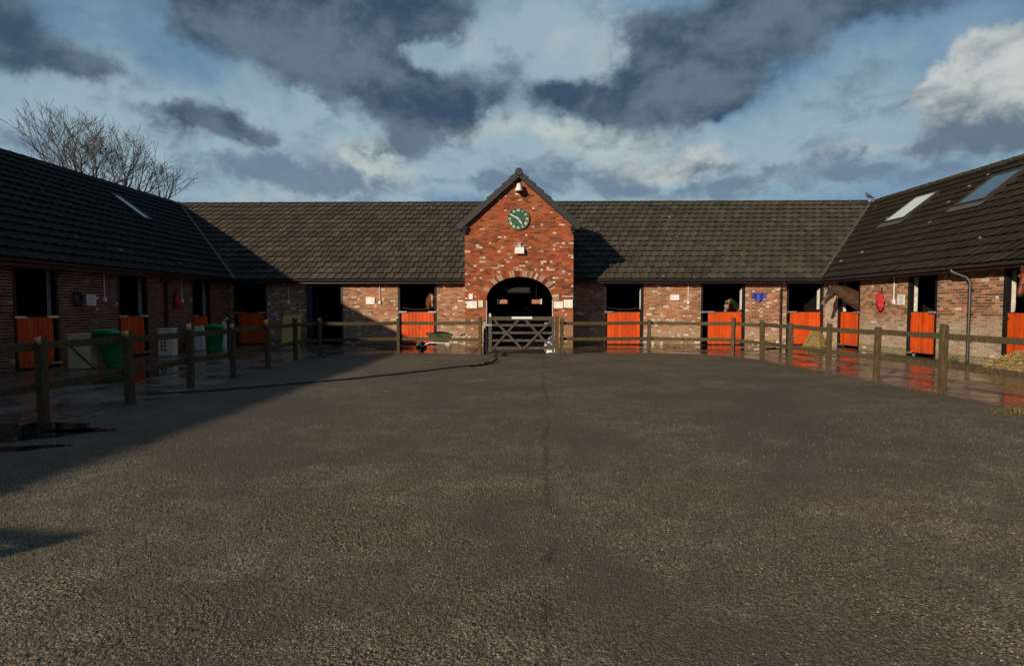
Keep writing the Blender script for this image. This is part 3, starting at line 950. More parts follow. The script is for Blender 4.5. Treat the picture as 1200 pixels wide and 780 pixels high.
def skylight(roof, a0, a1, b0, b1, block, glass, flash=True):
    fr = roof.fr
    mb = MB(); t = 0.055
    for (x0, x1, y0, y1) in ((a0, a1, b0, b0 + t), (a0, a1, b1 - t, b1), (a0, a0 + t, b0 + t, b1 - t), (a1 - t, a1, b0 + t, b1 - t)):
        mb.box(fr, x0, x1, y0, y1, 0.0, 0.17)
    f = mb.build('skylight', M_GUTTER, block, bevel=0.006)
    mb = MB(); mb.box(fr, a0 + t, a1 - t, b0 + t, b1 - t, 0.125, 0.145)
    mb.build('pane', glass, f)
    if flash:
        mb = MB(); mb.box(fr, a0 - 0.12, a1 + 0.12, b0 - 0.3, b0, 0.10, 0.108)
        mb.build('flashing', M_LEAD, f)

def slope_poly(mb, pts, t=0.07, m=0):
    top = [tuple(p) for p in pts]; bot = [(p[0], p[1], p[2] - t) for p in pts]
    n = len(pts)
    mb.add(top + bot, [tuple(range(n)), tuple(reversed(range(n, 2 * n)))] + [(i, i + n, (i + 1) % n + n, (i + 1) % n) for i in range(n)], m)

RUN_L = 5.35; RX_L = -11.45 - RUN_L           # -16.8
RUN_R = 5.10; RX_R = 11.65 + RUN_R            # 16.75
RY = 22.55 + 5.35                             # 27.9
TAN_REAR = (H_RIDGE - H_EAVE) / 5.35
Y0 = -16.0                                    # near end of the wings, behind the viewpoint

rear = thing('stable_block', (0, 25, 0), 'long brick stable range with sunlit brown tiled roof across the far end of the yard', 'stable', 'stable blocks round the yard')
left = thing('stable_block', (-14, 10, 0), 'brick stable wing deep in shade with green bins along it and a bare tree behind', 'stable', 'stable blocks round the yard')
right = thing('stable_block', (15, 10, 0), 'sunlit brick stable wing with two large roof windows and horses at its doors', 'stable', 'stable blocks round the yard')
gate_house = thing('clock_gatehouse', (-0.12, 21.2, 0), 'tall red brick gable with clock above a dark archway', 'gatehouse')

# --- rear range
GX0, GX1 = -2.12, 1.88
ops_l = [(-11.62, -10.30, 0, 2.5), (-8.68, -7.2, 0, 2.5), (-4.99, -3.43, 0, 2.5)]
ops_r = [(3.27, 4.83, 0, 2.5), (7.10, 8.85, 0, 2.5), (10.48, 11.93, 0, 2.5)]
mb = MB()
wall_shell(F_REAR, -11.8, GX0, 2.55, ops_l, mb)
wall_shell(F_REAR, GX1, 12.0, 2.55, ops_r, mb)
mb.box(WORLD, -21.8, 22, 32.6, 32.9, 0, 2.6, 1)
mb.box(WORLD, -11.79, -11.6, 23.21, 32.6, 0.0, 2.6, 1)
mb.box(WORLD, 12.0, 12.2, 23.21, 32.6, 0.0, 2.6, 1)
for x in (-9.5, -6.1, -2.12, 1.88, 6.0, 9.6): mb.box(WORLD, x - 0.08, x + 0.08, 23.21, 27.0, 0, 2.55, 1)
mb.box(WORLD, -11.6, 12.0, 26.8, 27.0, 0, 2.6, 1)
mb.box(WORLD, -11.6, 12.0, 23.21, 26.8, 2.56, 2.6, 1)
mb.box(WORLD, -11.6, 12.0, 23.21, 26.8, 0.0, 0.03, 1)
w = mb.build('wall', [M_MORTAR, M_INSIDE, M_LIME], rear)
lay_bricks(F_REAR, 'rear', -11.8, GX0, 2.5, plain_free(-11.8, GX0, ops_l), 1, w).build('bricks', M_BRICK, w, kind='stuff', colours=True)
lay_bricks(F_REAR, 'rear', GX1, 12.0, 2.5, plain_free(GX1, 12.0, ops_r), 2, w).build('bricks', M_BRICK, w, kind='stuff', colours=True)
stable_door(F_REAR, rear, -11.62, -10.30, -11.5, -10.42, 1.30, latch_both=True)
stable_door(F_REAR, rear, -4.99, -3.43, -4.86, -3.55, 1.33, latch_both=True)
stable_door(F_REAR, rear, 3.27, 4.83, 3.40, 4.71, 1.33, jamb=True)
stable_door(F_REAR, rear, 7.10, 8.85, 7.42, 8.74, 1.33, jamb=True)
stable_door(F_REAR, rear, 10.48, 11.93, 10.66, 11.84, 1.33, jamb=True)
# tall doorway standing open, its boarded leaf folded back inside
mb = MB()
mb.box(F_REAR, -8.68, -8.45, 0, 2.5, -0.12, 0.02); mb.box(F_REAR, -7.29, -7.2, 0, 2.5, -0.12, 0.012); mb.box(F_REAR, -8.45, -7.29, 2.4, 2.5, -0.12, 0.01)
mb.build('door_frame', M_NAVY, rear, bevel=0.006)
mb = MB()
for k in range(8):
    mb.box(F_REAR, -8.44, -8.39, 0.04, 2.39, -0.34 - (k + 1) * 0.145 + 0.003, -0.34 - k * 0.145 - 0.003)
d_ = mb.build('tall_door', M_BLACK, rear, bevel=0.004)
mb = MB(); mb.tube([F_REAR.P(-8.36, 1.05, -1.4), F_REAR.P(-8.36, 1.2, -1.4)], 0.014, 6); mb.build('handle', M_GALV, d_)
eaves(F_REAR, -11.45, GX0, rear); eaves(F_REAR, GX1, 11.65, rear)
for u in (-9.39, -5.72, 6.59): conduit(F_REAR, u, 1.72, 2.5, rear)
mb = MB(); mb.tube([F_REAR.P(10.22, 2.5, OVH + 0.03), F_REAR.P(10.22, 2.36, OVH), F_REAR.P(10.22, 2.2, 0.07), F_REAR.P(10.22, 0.03, 0.07)], 0.04, 8); mb.build('drainpipe', M_GUTTER, rear)
R_rear = Roof((0, 22.55, H_EAVE), (1, 0, 0), (0, 1, 0), 5.35, H_RIDGE - H_EAVE)
mb = MB()
slope_poly(mb, [(RX_L, 22.55, H_EAVE), (RX_R, 22.55, H_EAVE), (RX_R, RY, H_RIDGE), (RX_L, RY, H_RIDGE)])
slope_poly(mb, [(RX_R, RY, H_RIDGE), (22, 32.9, H_EAVE), (-21.8, 32.9, H_EAVE), (RX_L, RY, H_RIDGE)], m=1)
rf = mb.build('roof', [M_DECK, M_TILE], rear)
G_APEX, G_EAVE, G_HALF, GXC = 6.40, 4.48, 2.17, -0.12
def gz(x): return G_APEX - (G_APEX - G_EAVE) / G_HALF * abs(x - GXC)
TANL = (H_RIDGE - H_EAVE) / RUN_L; TANR = (H_RIDGE - H_EAVE) / RUN_R
def keep_rear(c, a, b):
    x, y, z = c
    if abs(x - GXC) < G_HALF - 0.15 and z < gz(x) - 0.05: return False
    if z < H_EAVE + TANL * (-11.45 - x) - 0.28: return False
    if z < H_EAVE + TANR * (x - 11.65) - 0.28: return False
    return True
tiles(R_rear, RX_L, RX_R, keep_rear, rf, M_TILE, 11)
ridge((RX_L, RY, H_RIDGE), (RX_R, RY, H_RIDGE), rf, M_TILE_L)

# --- wings
def wing(block, fr, ops, kind, roof, xs, keep, material, seed, u_end, doors, y_wall0):
    mb = MB()
    wall_shell(fr, Y0, u_end, 2.55, ops, mb)
    s = 1 if xs['ridge'] > 0 else -1
    xw = fr.O[0]
    lo, hi = sorted((xs['back'], xs['back'] - s * 0.3))
    mb.box(WORLD, lo, hi, Y0, 32.5, 0, 2.6, 1)
    lo, hi = sorted((xw + s * 0.31, xs['back'] - s * 0.3))
    mb.box(WORLD, lo, hi, Y0, Y0 + 0.3, 0, 2.55, 0)
    lo, hi = sorted((xw + s * 0.31, xw + s * 3.9))
    mb.box(WORLD, lo, hi, Y0 + .3, u_end, 2.56, 2.6, 1)
    mb.box(WORLD, lo, hi, Y0 + .3, u_end, 0.0, 0.03, 1)
    lo2, hi2 = sorted((xw + s * 3.9, xw + s * 4.05))
    mb.box(WORLD, lo2, hi2, Y0 + .3, u_end, 0.0, 2.6, 1)
    for yy in (9.0, 12.5 if s < 0 else 12.3, 15.6, 19.3):
        mb.box(WORLD, lo, hi, yy - 0.07, yy + 0.07, 0.03, 2.56, 1)
    # near end gable
    mb.add([(xw - s * 0.0, Y0, 2.55), (xs['ridge'], Y0, H_RIDGE - 0.1), (xs['back'], Y0, 2.55)], [(0, 1, 2)], 0)
    w = mb.build('wall', [M_MORTAR, M_INSIDE, M_LIME], block)
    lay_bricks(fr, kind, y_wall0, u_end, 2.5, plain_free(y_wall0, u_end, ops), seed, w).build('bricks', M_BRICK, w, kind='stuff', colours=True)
    for (a, b, la, lb, zt, z0, both) in doors: stable_door(fr, block, a, b, la, lb, zt, z0, both)
    eaves(fr, Y0, 22.55, block)
    mb = MB()
    ex = xs['eave']
    slope_poly(mb, [(ex, Y0, H_EAVE), (ex, RY, H_EAVE), (xs['ridge'], RY, H_RIDGE), (xs['ridge'], Y0, H_RIDGE)])
    slope_poly(mb, [(xs['ridge'], Y0, H_RIDGE), (xs['ridge'], RY, H_RIDGE), (xs['back'], 32.9, H_EAVE), (xs['back'], Y0, H_EAVE)], m=1)
    rf = mb.build('roof', [M_DECK, material], block)
    tiles(roof, 6.0, RY, keep, rf, material, seed + 50)
    mb = MB()   # plainer run of roof behind the viewpoint
    fr2 = roof.fr
    rows = int(round(roof.L / TILE_H)); gh = roof.L / rows
    for r in range(rows): 
        P = fr2.P
        vs = [P(Y0, r * gh, 0.0), P(6.0, r * gh, 0.0), P(6.0, (r + 1) * gh, 0.0), P(Y0, (r + 1) * gh, 0.0), P(Y0, r * gh, 0.045), P(6.0, r * gh, 0.045), P(6.0, (r + 1) * gh, 0.012), P(Y0, (r + 1) * gh, 0.012)]
        mb.hexa(vs)
    mb.build('tile_courses', material, rf, kind='stuff')
    ridge((xs['ridge'], Y0, H_RIDGE), (xs['ridge'], RY, H_RIDGE), rf, M_TILE_L if kind == 'left' else M_TILE_R)
    # lead valley where the two slopes meet
    mb = MB()
    p = Vector((ex, 22.55, H_EAVE + 0.10)); q = Vector((xs['ridge'], RY, H_RIDGE + 0.10))
    mb.bar(p - (q - p).normalized() * 0.12, q, 0.10, 0.03)
    mb.build('valley_strip', M_LEAD, rf)
    return rf

def keep_left(c, a, b):
    x, y, z = c
    return z > H_EAVE + TAN_REAR * (y - 22.55) - 0.28
def keep_right(c, a, b):
    return keep_left(c, a, b)
R_left = Roof((-11.45, 0, H_EAVE), (0, 1, 0), (-1, 0, 0), RUN_L, H_RIDGE - H_EAVE)
R_right = Roof((11.65, 0, H_EAVE), (0, 1, 0), (1, 0, 0), RUN_R, H_RIDGE - H_EAVE)
ops = [(13.05, 14.36, 0, 2.5), (16.5, 17.83, 0, 2.5), (20.26, 21.45, 0, 2.5)]
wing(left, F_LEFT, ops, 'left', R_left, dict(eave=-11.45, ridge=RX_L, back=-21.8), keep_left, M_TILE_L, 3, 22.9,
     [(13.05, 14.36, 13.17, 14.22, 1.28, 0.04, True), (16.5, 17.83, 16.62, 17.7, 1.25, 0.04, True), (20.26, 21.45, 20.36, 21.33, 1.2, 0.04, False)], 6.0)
ops = [(20.55, 21.97, 0, 2.5), (16.77, 18.04, 0, 2.5), (13.0, 14.5, 0, 2.5)]
wing(right, F_RIGHT, ops, 'right', R_right, dict(eave=11.65, ridge=RX_R, back=22.0), keep_right, M_TILE_R, 4, 22.9,
     [(20.55, 21.97, 20.68, 21.85, 1.34, 0.1, False), (16.77, 18.04, 16.88, 17.94, 1.37, 0.12, False), (13.0, 14.5, 13.12, 14.4, 1.38, 0.12, False)], 6.0)
for u in (15.93, 19.6): conduit(F_LEFT, u, 1.75, 2.5, left)
conduit(F_RIGHT, 18.67, 1.7, 2.5, right)
mb = MB(); mb.tube([F_LEFT.P(18.67, 2.5, OVH + .03), F_LEFT.P(18.67, 2.3, 0.08), F_LEFT.P(18.67, 0.03, 0.07)], 0.045, 8); mb.build('drainpipe', M_GUTTER, left)
mb = MB()
mb.tube([F_RIGHT.P(15.75, 2.56, OVH + 0.06), F_RIGHT.P(15.72, 2.46, OVH + 0.05), F_RIGHT.P(15.55, 2.3, 0.12), F_RIGHT.P(15.49, 2.16, 0.075), F_RIGHT.P(15.49, 0.05, 0.075)], 0.042, 10)
for z in (0.6, 1.3, 1.95): mb.box(F_RIGHT, 15.49 - 0.075, 15.49 + 0.075, z, z + 0.04, 0.005, 0.09)
mb.build('drainpipe', simple('drainpipe_grey', (0.03, 0.027, 0.025), 0.4), right)
def up_slope(x, ex, run): return abs(x - ex) / run * math.hypot(run, H_RIDGE - H_EAVE)
skylight(R_right, 21.95, 23.2, up_slope(14.43, 11.65, RUN_R), up_slope(15.72, 11.65, RUN_R), right, M_GLARE)
skylight(R_right, 18.2, 19.45, up_slope(14.43, 11.65, RUN_R), up_slope(15.72, 11.65, RUN_R), right, M_GLASS)
skylight(R_left, 21.5, 22.0, up_slope(14.36, 11.45, RUN_L), up_slope(15.6, 11.45, RUN_L), left, M_GLARE, False)  # narrow pale pane paints the lit edge of the rooflight

# --- gatehouse
AC, AW, ASP, ARISE = -0.10, 1.235, 1.76, 0.87
def arch_top(u):
    t = (u - AC) / AW
    return ASP + ARISE * math.sqrt(max(0, 1 - t * t)) if abs(t) < 1 else 0.0
def gable_free(z):
    h = (G_APEX - 0.14 - z) / ((G_APEX - G_EAVE) / G_HALF)
    a = max(GX0, GXC - h); b = min(GX1, GXC + h)
    if b - a < 0.05: return []
    R = 0.24
    if z < ASP: hw = AW + 0.0
    elif z < ASP + ARISE + R: hw = (AW + R) * math.sqrt(max(0, 1 - ((z - ASP) / (ARISE + R)) ** 2))
    else: hw = 0
    if hw <= 0: return [(a, b)]
    return [(a, AC - hw), (AC + hw, b)]
mb = MB()
us = sorted(set([GX0 + i * (GX1 - GX0) / 80 for i in range(81)] + [AC - AW, AC + AW, GXC]))
T = 0.34
for i in range(len(us) - 1):
    a, b = us[i], us[i + 1]
    m_ = (a + b) / 2
    za, zb = (arch_top(a), arch_top(b)) if abs(m_ - AC) < AW else (0.0, 0.0)
    if abs(m_ - AC) < AW:
        za = max(za, ASP); zb = max(zb, ASP)
    ta, tb = gz(a) - 0.06, gz(b) - 0.06
    P = F_GABLE.P
    mb.quad(P(a, za, 0), P(b, zb, 0), P(b, tb, 0), P(a, ta, 0), 0)
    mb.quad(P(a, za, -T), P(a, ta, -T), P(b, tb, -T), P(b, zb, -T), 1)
    if abs(m_ - AC) < AW: mb.quad(P(a, za, 0), P(a, za, -T), P(b, zb, -T), P(b, zb, 0), 0)
for u in (AC - AW, AC + AW): mb.quad(P(u, 0, 0), P(u, ASP, 0), P(u, ASP, -T), P(u, 0, -T), 0)
mb.quad((GX0, 21.2, 0), (GX0, 21.2, 4.5), (GX0, 25.4, 4.5), (GX0, 25.4, 0), 0)
mb.quad((GX1, 21.2, 0), (GX1, 25.4, 0), (GX1, 25.4, 4.5), (GX1, 21.2, 4.5), 0)
# inside of the passage
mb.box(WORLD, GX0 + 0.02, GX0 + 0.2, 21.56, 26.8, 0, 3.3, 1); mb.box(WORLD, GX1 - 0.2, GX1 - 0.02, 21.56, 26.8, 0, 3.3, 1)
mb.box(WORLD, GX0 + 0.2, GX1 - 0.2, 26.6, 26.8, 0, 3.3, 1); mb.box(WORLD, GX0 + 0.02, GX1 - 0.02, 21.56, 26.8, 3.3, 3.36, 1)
mb.box(WORLD, GX0 + 0.2, GX1 - 0.2, 21.56, 26.6, 0.0, 0.02, 1)
w = mb.build('wall', [M_MORTAR_DK, M_INSIDE], gate_house)
lay_bricks(F_GABLE, 'gable', GX0, GX1, 6.3, gable_free, 5, w).build('bricks', M_BRICK, w, kind='stuff', colours=True)
F_GS = Frame((GX1, 0, 0), (0, 1, 0), (0, 0, 1), (1, 0, 0)); F_GS2 = Frame((GX0, 0, 0), (0, 1, 0), (0, 0, 1), (-1, 0, 0))
lay_bricks(F_GS, 'gable', 21.21, 22.9, 4.4, lambda z: [(21.21, 22.88)], 6, w).build('bricks', M_BRICK, w, kind='stuff', colours=True)
lay_bricks(F_GS2, 'gable', 21.21, 22.9, 4.4, lambda z: [(21.21, 22.88)], 8, w).build('bricks', M_BRICK, w, kind='stuff', colours=True)
# ring of upright bricks round the arch
mb = MB(); rnd = random.Random(9)
NV = 44
for k in range(NV):
    t0 = math.pi * (k + 0.07) / NV; t1 = math.pi * (k + 0.93) / NV
    vs = []
    for c in (-0.02, 0.012 + rnd.uniform(-.002, .003)):
        for (t, r) in ((t0, 0.0), (t1, 0.0), (t1, 0.225), (t0, 0.225)):
            vs.append(F_GABLE.P(AC + (AW + r) * math.cos(t), ASP + (ARISE + r) * math.sin(t), c))
    col, wh = pal(rnd, 'gable', k * 0.1, 2.0)
    if not wh and rnd.random() < 0.3: col = (0.42, 0.3, 0.2)
    mb.hexa(vs, 0, col)
mb.build('arch_ring', M_BRICK, w, colours=True)
# pale lime edge of the arch reveal
mb = MB()
prev = None
for k in range(41):
    t = math.pi * k / 40
    q = (AC + AW * math.cos(t), ASP + ARISE * math.sin(t))
    if prev:
        mb.quad(F_GABLE.P(prev[0], prev[1] - 0.003, 0.0), F_GABLE.P(q[0], q[1] - 0.003, 0.0), F_GABLE.P(q[0], q[1] - 0.003, -0.1), F_GABLE.P(prev[0], prev[1] - 0.003, -0.1))
    prev = q
for s in (-1, 1): mb.box(F_GABLE, AC + s * (AW - 0.012) - 0.01, AC + s * (AW - 0.012) + 0.01, 0, ASP, -0.1, 0.004)
mb.build('arch_lining', M_LIME, gate_house)
# roof of the gable
mb = MB()
for s in (-1, 1):
    slope_poly(mb, [(GXC, 21.08, G_APEX), (GXC + s * G_HALF, 21.08, G_EAVE), (GXC + s * G_HALF, RY - 0.2, G_EAVE), (GXC, RY - 0.2, G_APEX)], 0.06, 0)
grf = mb.build('roof', [M_DECK], gate_house)
for s in (-1, 1):
    R = Roof((GXC + s * G_HALF, 0, G_EAVE), (0, 1, 0), (-s, 0, 0), G_HALF, G_APEX - G_EAVE)
    tiles(R, 21.1, 27.6, lambda c, a, b: c[2] > H_EAVE + TAN_REAR * (c[1] - 22.55) - 0.25, grf, M_TILE_L, 70 + s)
    # dry-verge caps stepping down the edge
    nc = 8; L = math.hypot(G_HALF, G_APEX - G_EAVE)
    vfr = R.fr
    for k in range(nc):
        b0 = k * (L + 0.1) / nc - 0.1; b1 = b0 + (L + 0.1) / nc + 0.03
        mb = MB()
        P = vfr.P
        y0, y1 = 21.02, 21.30
        c1, c0 = 0.115, 0.055
        vs = [P(y0, b0, -0.13), P(y1, b0, -0.13), P(y1, b1, -0.13), P(y0, b1, -0.13), P(y0, b0, c1), P(y1, b0, c1), P(y1, b1, c0), P(y0, b1, c0)]
        mb.hexa(vs)
        mb.build('verge_cap', M_SLATE, grf, bevel=0.012)
    mb = MB(); xx = GXC + s * (G_HALF - 0.1)
    mb.box(WORLD, xx - 0.18, xx + 0.18, 21.05, 21.28, G_EAVE - 0.16, G_EAVE - 0.02); mb.box(WORLD, xx - 0.06 - s * 0.08, xx + 0.06 - s * 0.08, 21.08, 21.25, G_EAVE - 0.28, G_EAVE - 0.16)
    mb.build('corbel', M_BLACK, gate_house, bevel=0.01)
mb = MB(); mb.tube([(GXC, 20.98, G_APEX + 0.02), (GXC, 21.4, G_APEX + 0.02)], 0.15, 6); mb.build('apex_cap', M_SLATE, grf, bevel=0.01)
ridge((GXC, 21.4, G_APEX + 0.02), (GXC, RY - .3, G_APEX + 0.02), grf, M_SLATE)

# ------------------------------------------------------------------ fittings on the walls
def plate(fr, u0, u1, z0, z1, name, label, cat, material, group=None, d=0.03):
    mb = MB(); mb.box(fr, u0, u1, z0, z1, 0.012, 0.012 + d)
    o = mb.build(name, material, None, bevel=0.004)
    recentre(o, fr.P((u0 + u1) / 2, z0, 0.01))
    return tag(o, label, cat, group)
def on(fr, px, K, Y):   # metres along a facing wall for a pixel column, wall at depth Y
    return (px - 612) / F_PX * Y
g_signs = 'pale plates on the brickwork'
plate(F_GABLE, -2.05, -1.68, 1.46, 1.73, 'sign_plate', 'white plate left of the arch, below a small white box', 'sign', M_WHITE, g_signs)
plate(F_GABLE, -1.98, -1.83, 1.80, 2.0, 'junction_box', 'small white box on the gable left of the arch, above a plate', 'box', M_WHITE)
plate(F_GABLE, -1.63, -1.45, 1.50, 1.76, 'sign_plate', 'narrow cream plate beside the left edge of the arch', 'sign', M_CREAM, g_signs)
plate(F_GABLE, 1.17, 1.50, 1.46, 1.72, 'sign_plate', 'white plate touching the right edge of the arch', 'sign', M_WHITE, g_signs)
plate(F_GABLE, 1.53, 1.86, 1.48, 1.78, 'sign_plate', 'white plate at the right hand corner of the clock gable', 'sign', M_WHITE, g_signs)
plate(F_REAR, -6.27, -5.92, 1.62, 1.9, 'sign_plate', 'white plate between the tall dark doorway and the wheelbarrow door', 'sign', M_WHITE, g_signs)
plate(F_REAR, 5.88, 6.24, 1.78, 2.0, 'sign_plate', 'white plate between the two orange doors right of the gable', 'sign', M_WHITE, g_signs)
def mounted_sign(fr, u0, u1, z0, z1, label, lines, ink):
    t = thing('notice', fr.P((u0 + u1) / 2, z0, 0.01), label, 'notice', g_signs)
    mb = MB(); mb.box(fr, u0, u1, z0, z1, 0.012, 0.03); mb.build('board', M_WHITE, t, bevel=0.003)
    mb = MB()
    w_ = u1 - u0
    for k in range(lines):
        z = z1 - (k + 1) * (z1 - z0) / (lines + 1)
        mb.box(fr, u0 + w_ * 0.14, u1 - w_ * (0.14 + 0.2 * ((k * 37) % 3) / 3), z - 0.012, z + 0.012, 0.031, 0.033)
    mb.build('lettering', ink, t)
mounted_sign(F_LEFT, 15.28, 15.62, 1.55, 1.84, 'white notice with faint lines of print on the shaded wall above the green bin', 4, M_GREYPRINT)
mounted_sign(F_RIGHT, 18.16, 18.5, 1.58, 1.9, 'white paper notice on sunlit brick beside the red hanging rug', 5, M_GREYPRINT)

# blue rug folded on a bracket, rear wall
t = thing('rug', F_REAR.P(9.35, 1.95, 0.02), 'small blue folded rug hanging on brick right of an orange door', 'rug')
mb = MB()
n = 24
for k in range(n):
    a0 = 9.08 + k * 0.55 / n; a1 = a0 + 0.55 / n
    d0 = 0.06 + 0.015 * math.sin(k * 0.55); d1 = 0.06 + 0.015 * math.sin((k + 1) * 0.55)
    zt0 = 2.05 + 0.02 * math.sin(k * .9); zt1 = 2.05 + 0.02 * math.sin((k + 1) * .9)
    
    zb0 = 1.80 + 0.07 * math.sin(k * 0.3 + 1.0) + 0.02 * math.sin(k * 1.3); zb1 = 1.80 + 0.07 * math.sin((k + 1) * 0.3 + 1.0) + 0.02 * math.sin((k + 1) * 1.3)
    P = F_REAR.P
    mb.hexa([P(a0, zb0, 0.012), P(a1, zb1, 0.012), P(a1, zb1, d1), P(a0, zb0, d0), P(a0, zt0, 0.012), P(a1, zt1, 0.012), P(a1, zt1, d1), P(a0, zt0, d0)])
mb.build('cloth', M_BLUE, t)
mb = MB(); mb.tube([F_REAR.P(9.05, 2.06, 0.04), F_REAR.P(9.68, 2.06, 0.04)], 0.012, 6); mb.build('rail', M_BLACK, t)

# red rug bundle hanging on the right wing
def bundle(fr, u, zc, h, w_, d, label, material, cat, name):
    t = thing(name, fr.P(u, zc - h / 2, 0.02), label, cat)
    mb = MB(); n = 18; vs = []; fs = []; K = 12
    for i in range(n + 1):
        s = i / n
        z = zc - h / 2 + h * s
        r = (math.sin(math.pi * min(1, s * 1.05 + 0.02)) ** 0.55) if s < 0.95 else 0.35
        for k in range(K):
            a = 2 * math.pi * k / K
            rr = r * (1 + 0.24 * math.sin(4 * a + s * 3) + 0.1 * math.sin(s * 23 + a))
            vs.append(fr.P(u + math.cos(a) * rr * w_ / 2 + 0.05 * (s - .5), z, 0.02 + d * (0.5 + 0.5 * math.sin(a) * rr)))
    for i in range(n):
        for k in range(K):
            k2 = (k + 1) % K
            fs.append((i * K + k, i * K + k2, (i + 1) * K + k2, (i + 1) * K + k))
    mb.add(vs, fs, smooth=True)
    mb.build('cloth', material, t)
    mb = MB(); mb.tube([fr.P(u + .02, zc + h / 2 - 0.05, 0.06), fr.P(u + .05, zc + h / 2 + 0.1, 0.03)], 0.015, 6); mb.build('strap', M_BLACK, t)
    return t
bundle(F_RIGHT, 19.24, 1.72, 0.68, 0.36, 0.2, 'bright red rug bundle hanging on the sunlit wing wall', M_RED, 'rug', 'hanging_rug')
bundle(F_LEFT, 19.23, 1.75, 0.6, 0.26, 0.16, 'dark red headcollar bundle hanging on the shaded left wing wall', M_RED, 'headcollar', 'hanging_headcollar')
# coil of hose on the left wall
mb = MB()
for r_ in (0.2, 0.17, 0.14):
    mb.tube([F_LEFT.P(14.95 + r_ * math.cos(a * math.pi / 8) * 0.8, 1.72 + r_ * math.sin(a * math.pi / 8), 0.05 + 0.02 * math.sin(a)) for a in range(17)], 0.016, 5)
tag(recentre(mb.build('rope_coil', M_RUBBER), F_LEFT.P(14.95, 1.5, 0.02)), 'dark coil of rope hung on the shaded wall left of the notice', 'rope')

# clock
cl = thing('wall_clock', F_GABLE.P(-0.15, 4.33, 0.01), 'round green clock with pale numerals high on the gable', 'clock')
CZ, CX, CR = 4.74, -0.15, 0.41
fc = Frame(F_GABLE.P(CX, CZ, 0), (1, 0, 0), (0, 0, 1), (0, -1, 0))
mb = MB(); mb.lathe(fc, [(0.0, 0.055), (CR * 0.93, 0.055)], 40, smooth=False); mb.lathe(fc, [(CR * 0.93, 0.0), (CR * 0.93, 0.055)], 40); mb.build('dial', M_CLOCK, cl)
mb = MB(); mb.lathe(fc, [(CR, 0.01), (CR, 0.075), (CR * 0.97, 0.085), (CR * 0.93, 0.075), (CR * 0.93, 0.04)], 40); mb.build('rim', simple('clock_rim', (0.1, 0.12, 0.06), 0.4), cl)
ROM = ['XII', 'I', 'II', 'III', 'IIII', 'V', 'VI', 'VII', 'VIII', 'IX', 'X', 'XI']
for h_, txt in enumerate(ROM):
    mb = MB()
    ang = h_ * math.pi / 6
    rad = Vector((math.sin(ang), math.cos(ang))); tan_ = Vector((math.cos(ang), -math.sin(ang)))
    ws = {'I': 0.03, 'V': 0.055, 'X': 0.055}
    tot = sum(ws[c] for c in txt); x = -tot / 2
    def seg(xa, ra, xb, rb):
        pa = rad * ra + tan_ * xa; pb = rad * rb + tan_ * xb
        mb.bar(fc.P(pa.x, pa.y, 0.062), fc.P(pb.x, pb.y, 0.062), 0.017, 0.008, up=(0, -1, 0))
    r0, r1 = CR * 0.66, CR * 0.88
    for c in txt:
        w_ = ws[c]
        if c == 'I': seg(x + w_ / 2, r0, x + w_ / 2, r1)
        elif c == 'V': seg(x + 0.005, r1, x + w_ / 2, r0); seg(x + w_ - 0.005, r1, x + w_ / 2, r0)
        else: seg(x + 0.005, r0, x + w_ - 0.005, r1); seg(x + 0.005, r1, x + w_ - 0.005, r0)
        x += w_
    mb.build('numeral', M_GOLD, cl)
for nm, ang, ln, wd in (('minute_hand', math.radians(300), 0.33, 0.035), ('hour_hand', math.radians(145), 0.22, 0.045)):
    mb = MB(); rad = (math.sin(ang), math.cos(ang))
    mb.bar(fc.P(-rad[0] * 0.07, -rad[1] * 0.07, 0.075), fc.P(rad[0] * ln, rad[1] * ln, 0.075), wd, 0.01, up=(0, -1, 0)); mb.build(nm, M_WHITE, cl)
mb = MB(); mb.lathe(fc, [(0.0, 0.095), (0.035, 0.09), (0.035, 0.06)], 16); mb.build('hub', M_GOLD, cl)

# floodlights
fl = thing('floodlight', F_GABLE.P(-0.12, 5.72, 0.01), 'white bell shaped lamp under the peak of the gable', 'lamp')
ff = Frame(F_GABLE.P(-0.12, 5.80, 0.22), (1, 0, 0), (0, -1, 0), (0, 0, 1))
mb = MB(); mb.lathe(ff, [(0.12, -0.09), (0.15, -0.07), (0.1, 0.05), (0.075, 0.16), (0.03, 0.2), (0, 0.2)], 20); mb.build('lamp_shade', M_WHITE, fl)
mb = MB(); mb.lathe(ff, [(0.0, -0.17), (0.08, -0.16), (0.1, -0.085), (0.1, -0.05)], 20); mb.build('lens', M_BLACK, fl)
mb = MB(); mb.tube([F_GABLE.P(-0.12, 6.0, 0.0), F_GABLE.P(-0.12, 6.02, 0.12), F_GABLE.P(-0.12, 5.97, 0.22)], 0.02, 6); mb.box(F_GABLE, -0.18, -0.06, 5.94, 6.06, 0.01, 0.04); mb.build('bracket', M_BLACK, fl)
fl = thing('floodlight', F_GABLE.P(-0.1, 3.45, 0.01), 'white box lamp on the gable between the clock and the arch', 'lamp')
mb = MB(); mb.box(F_GABLE, -0.27, 0.07, 3.46, 3.70, 0.06, 0.16); mb.build('housing', M_WHITE, fl, bevel=0.012)
mb = MB(); mb.box(F_GABLE, -0.15, -0.05, 3.70, 3.86, 0.01, 0.09); mb.box(F_GABLE, -0.34, 0.12, 3.74, 3.77, 0.02, 0.06); mb.build('bracket', M_GALV, fl)

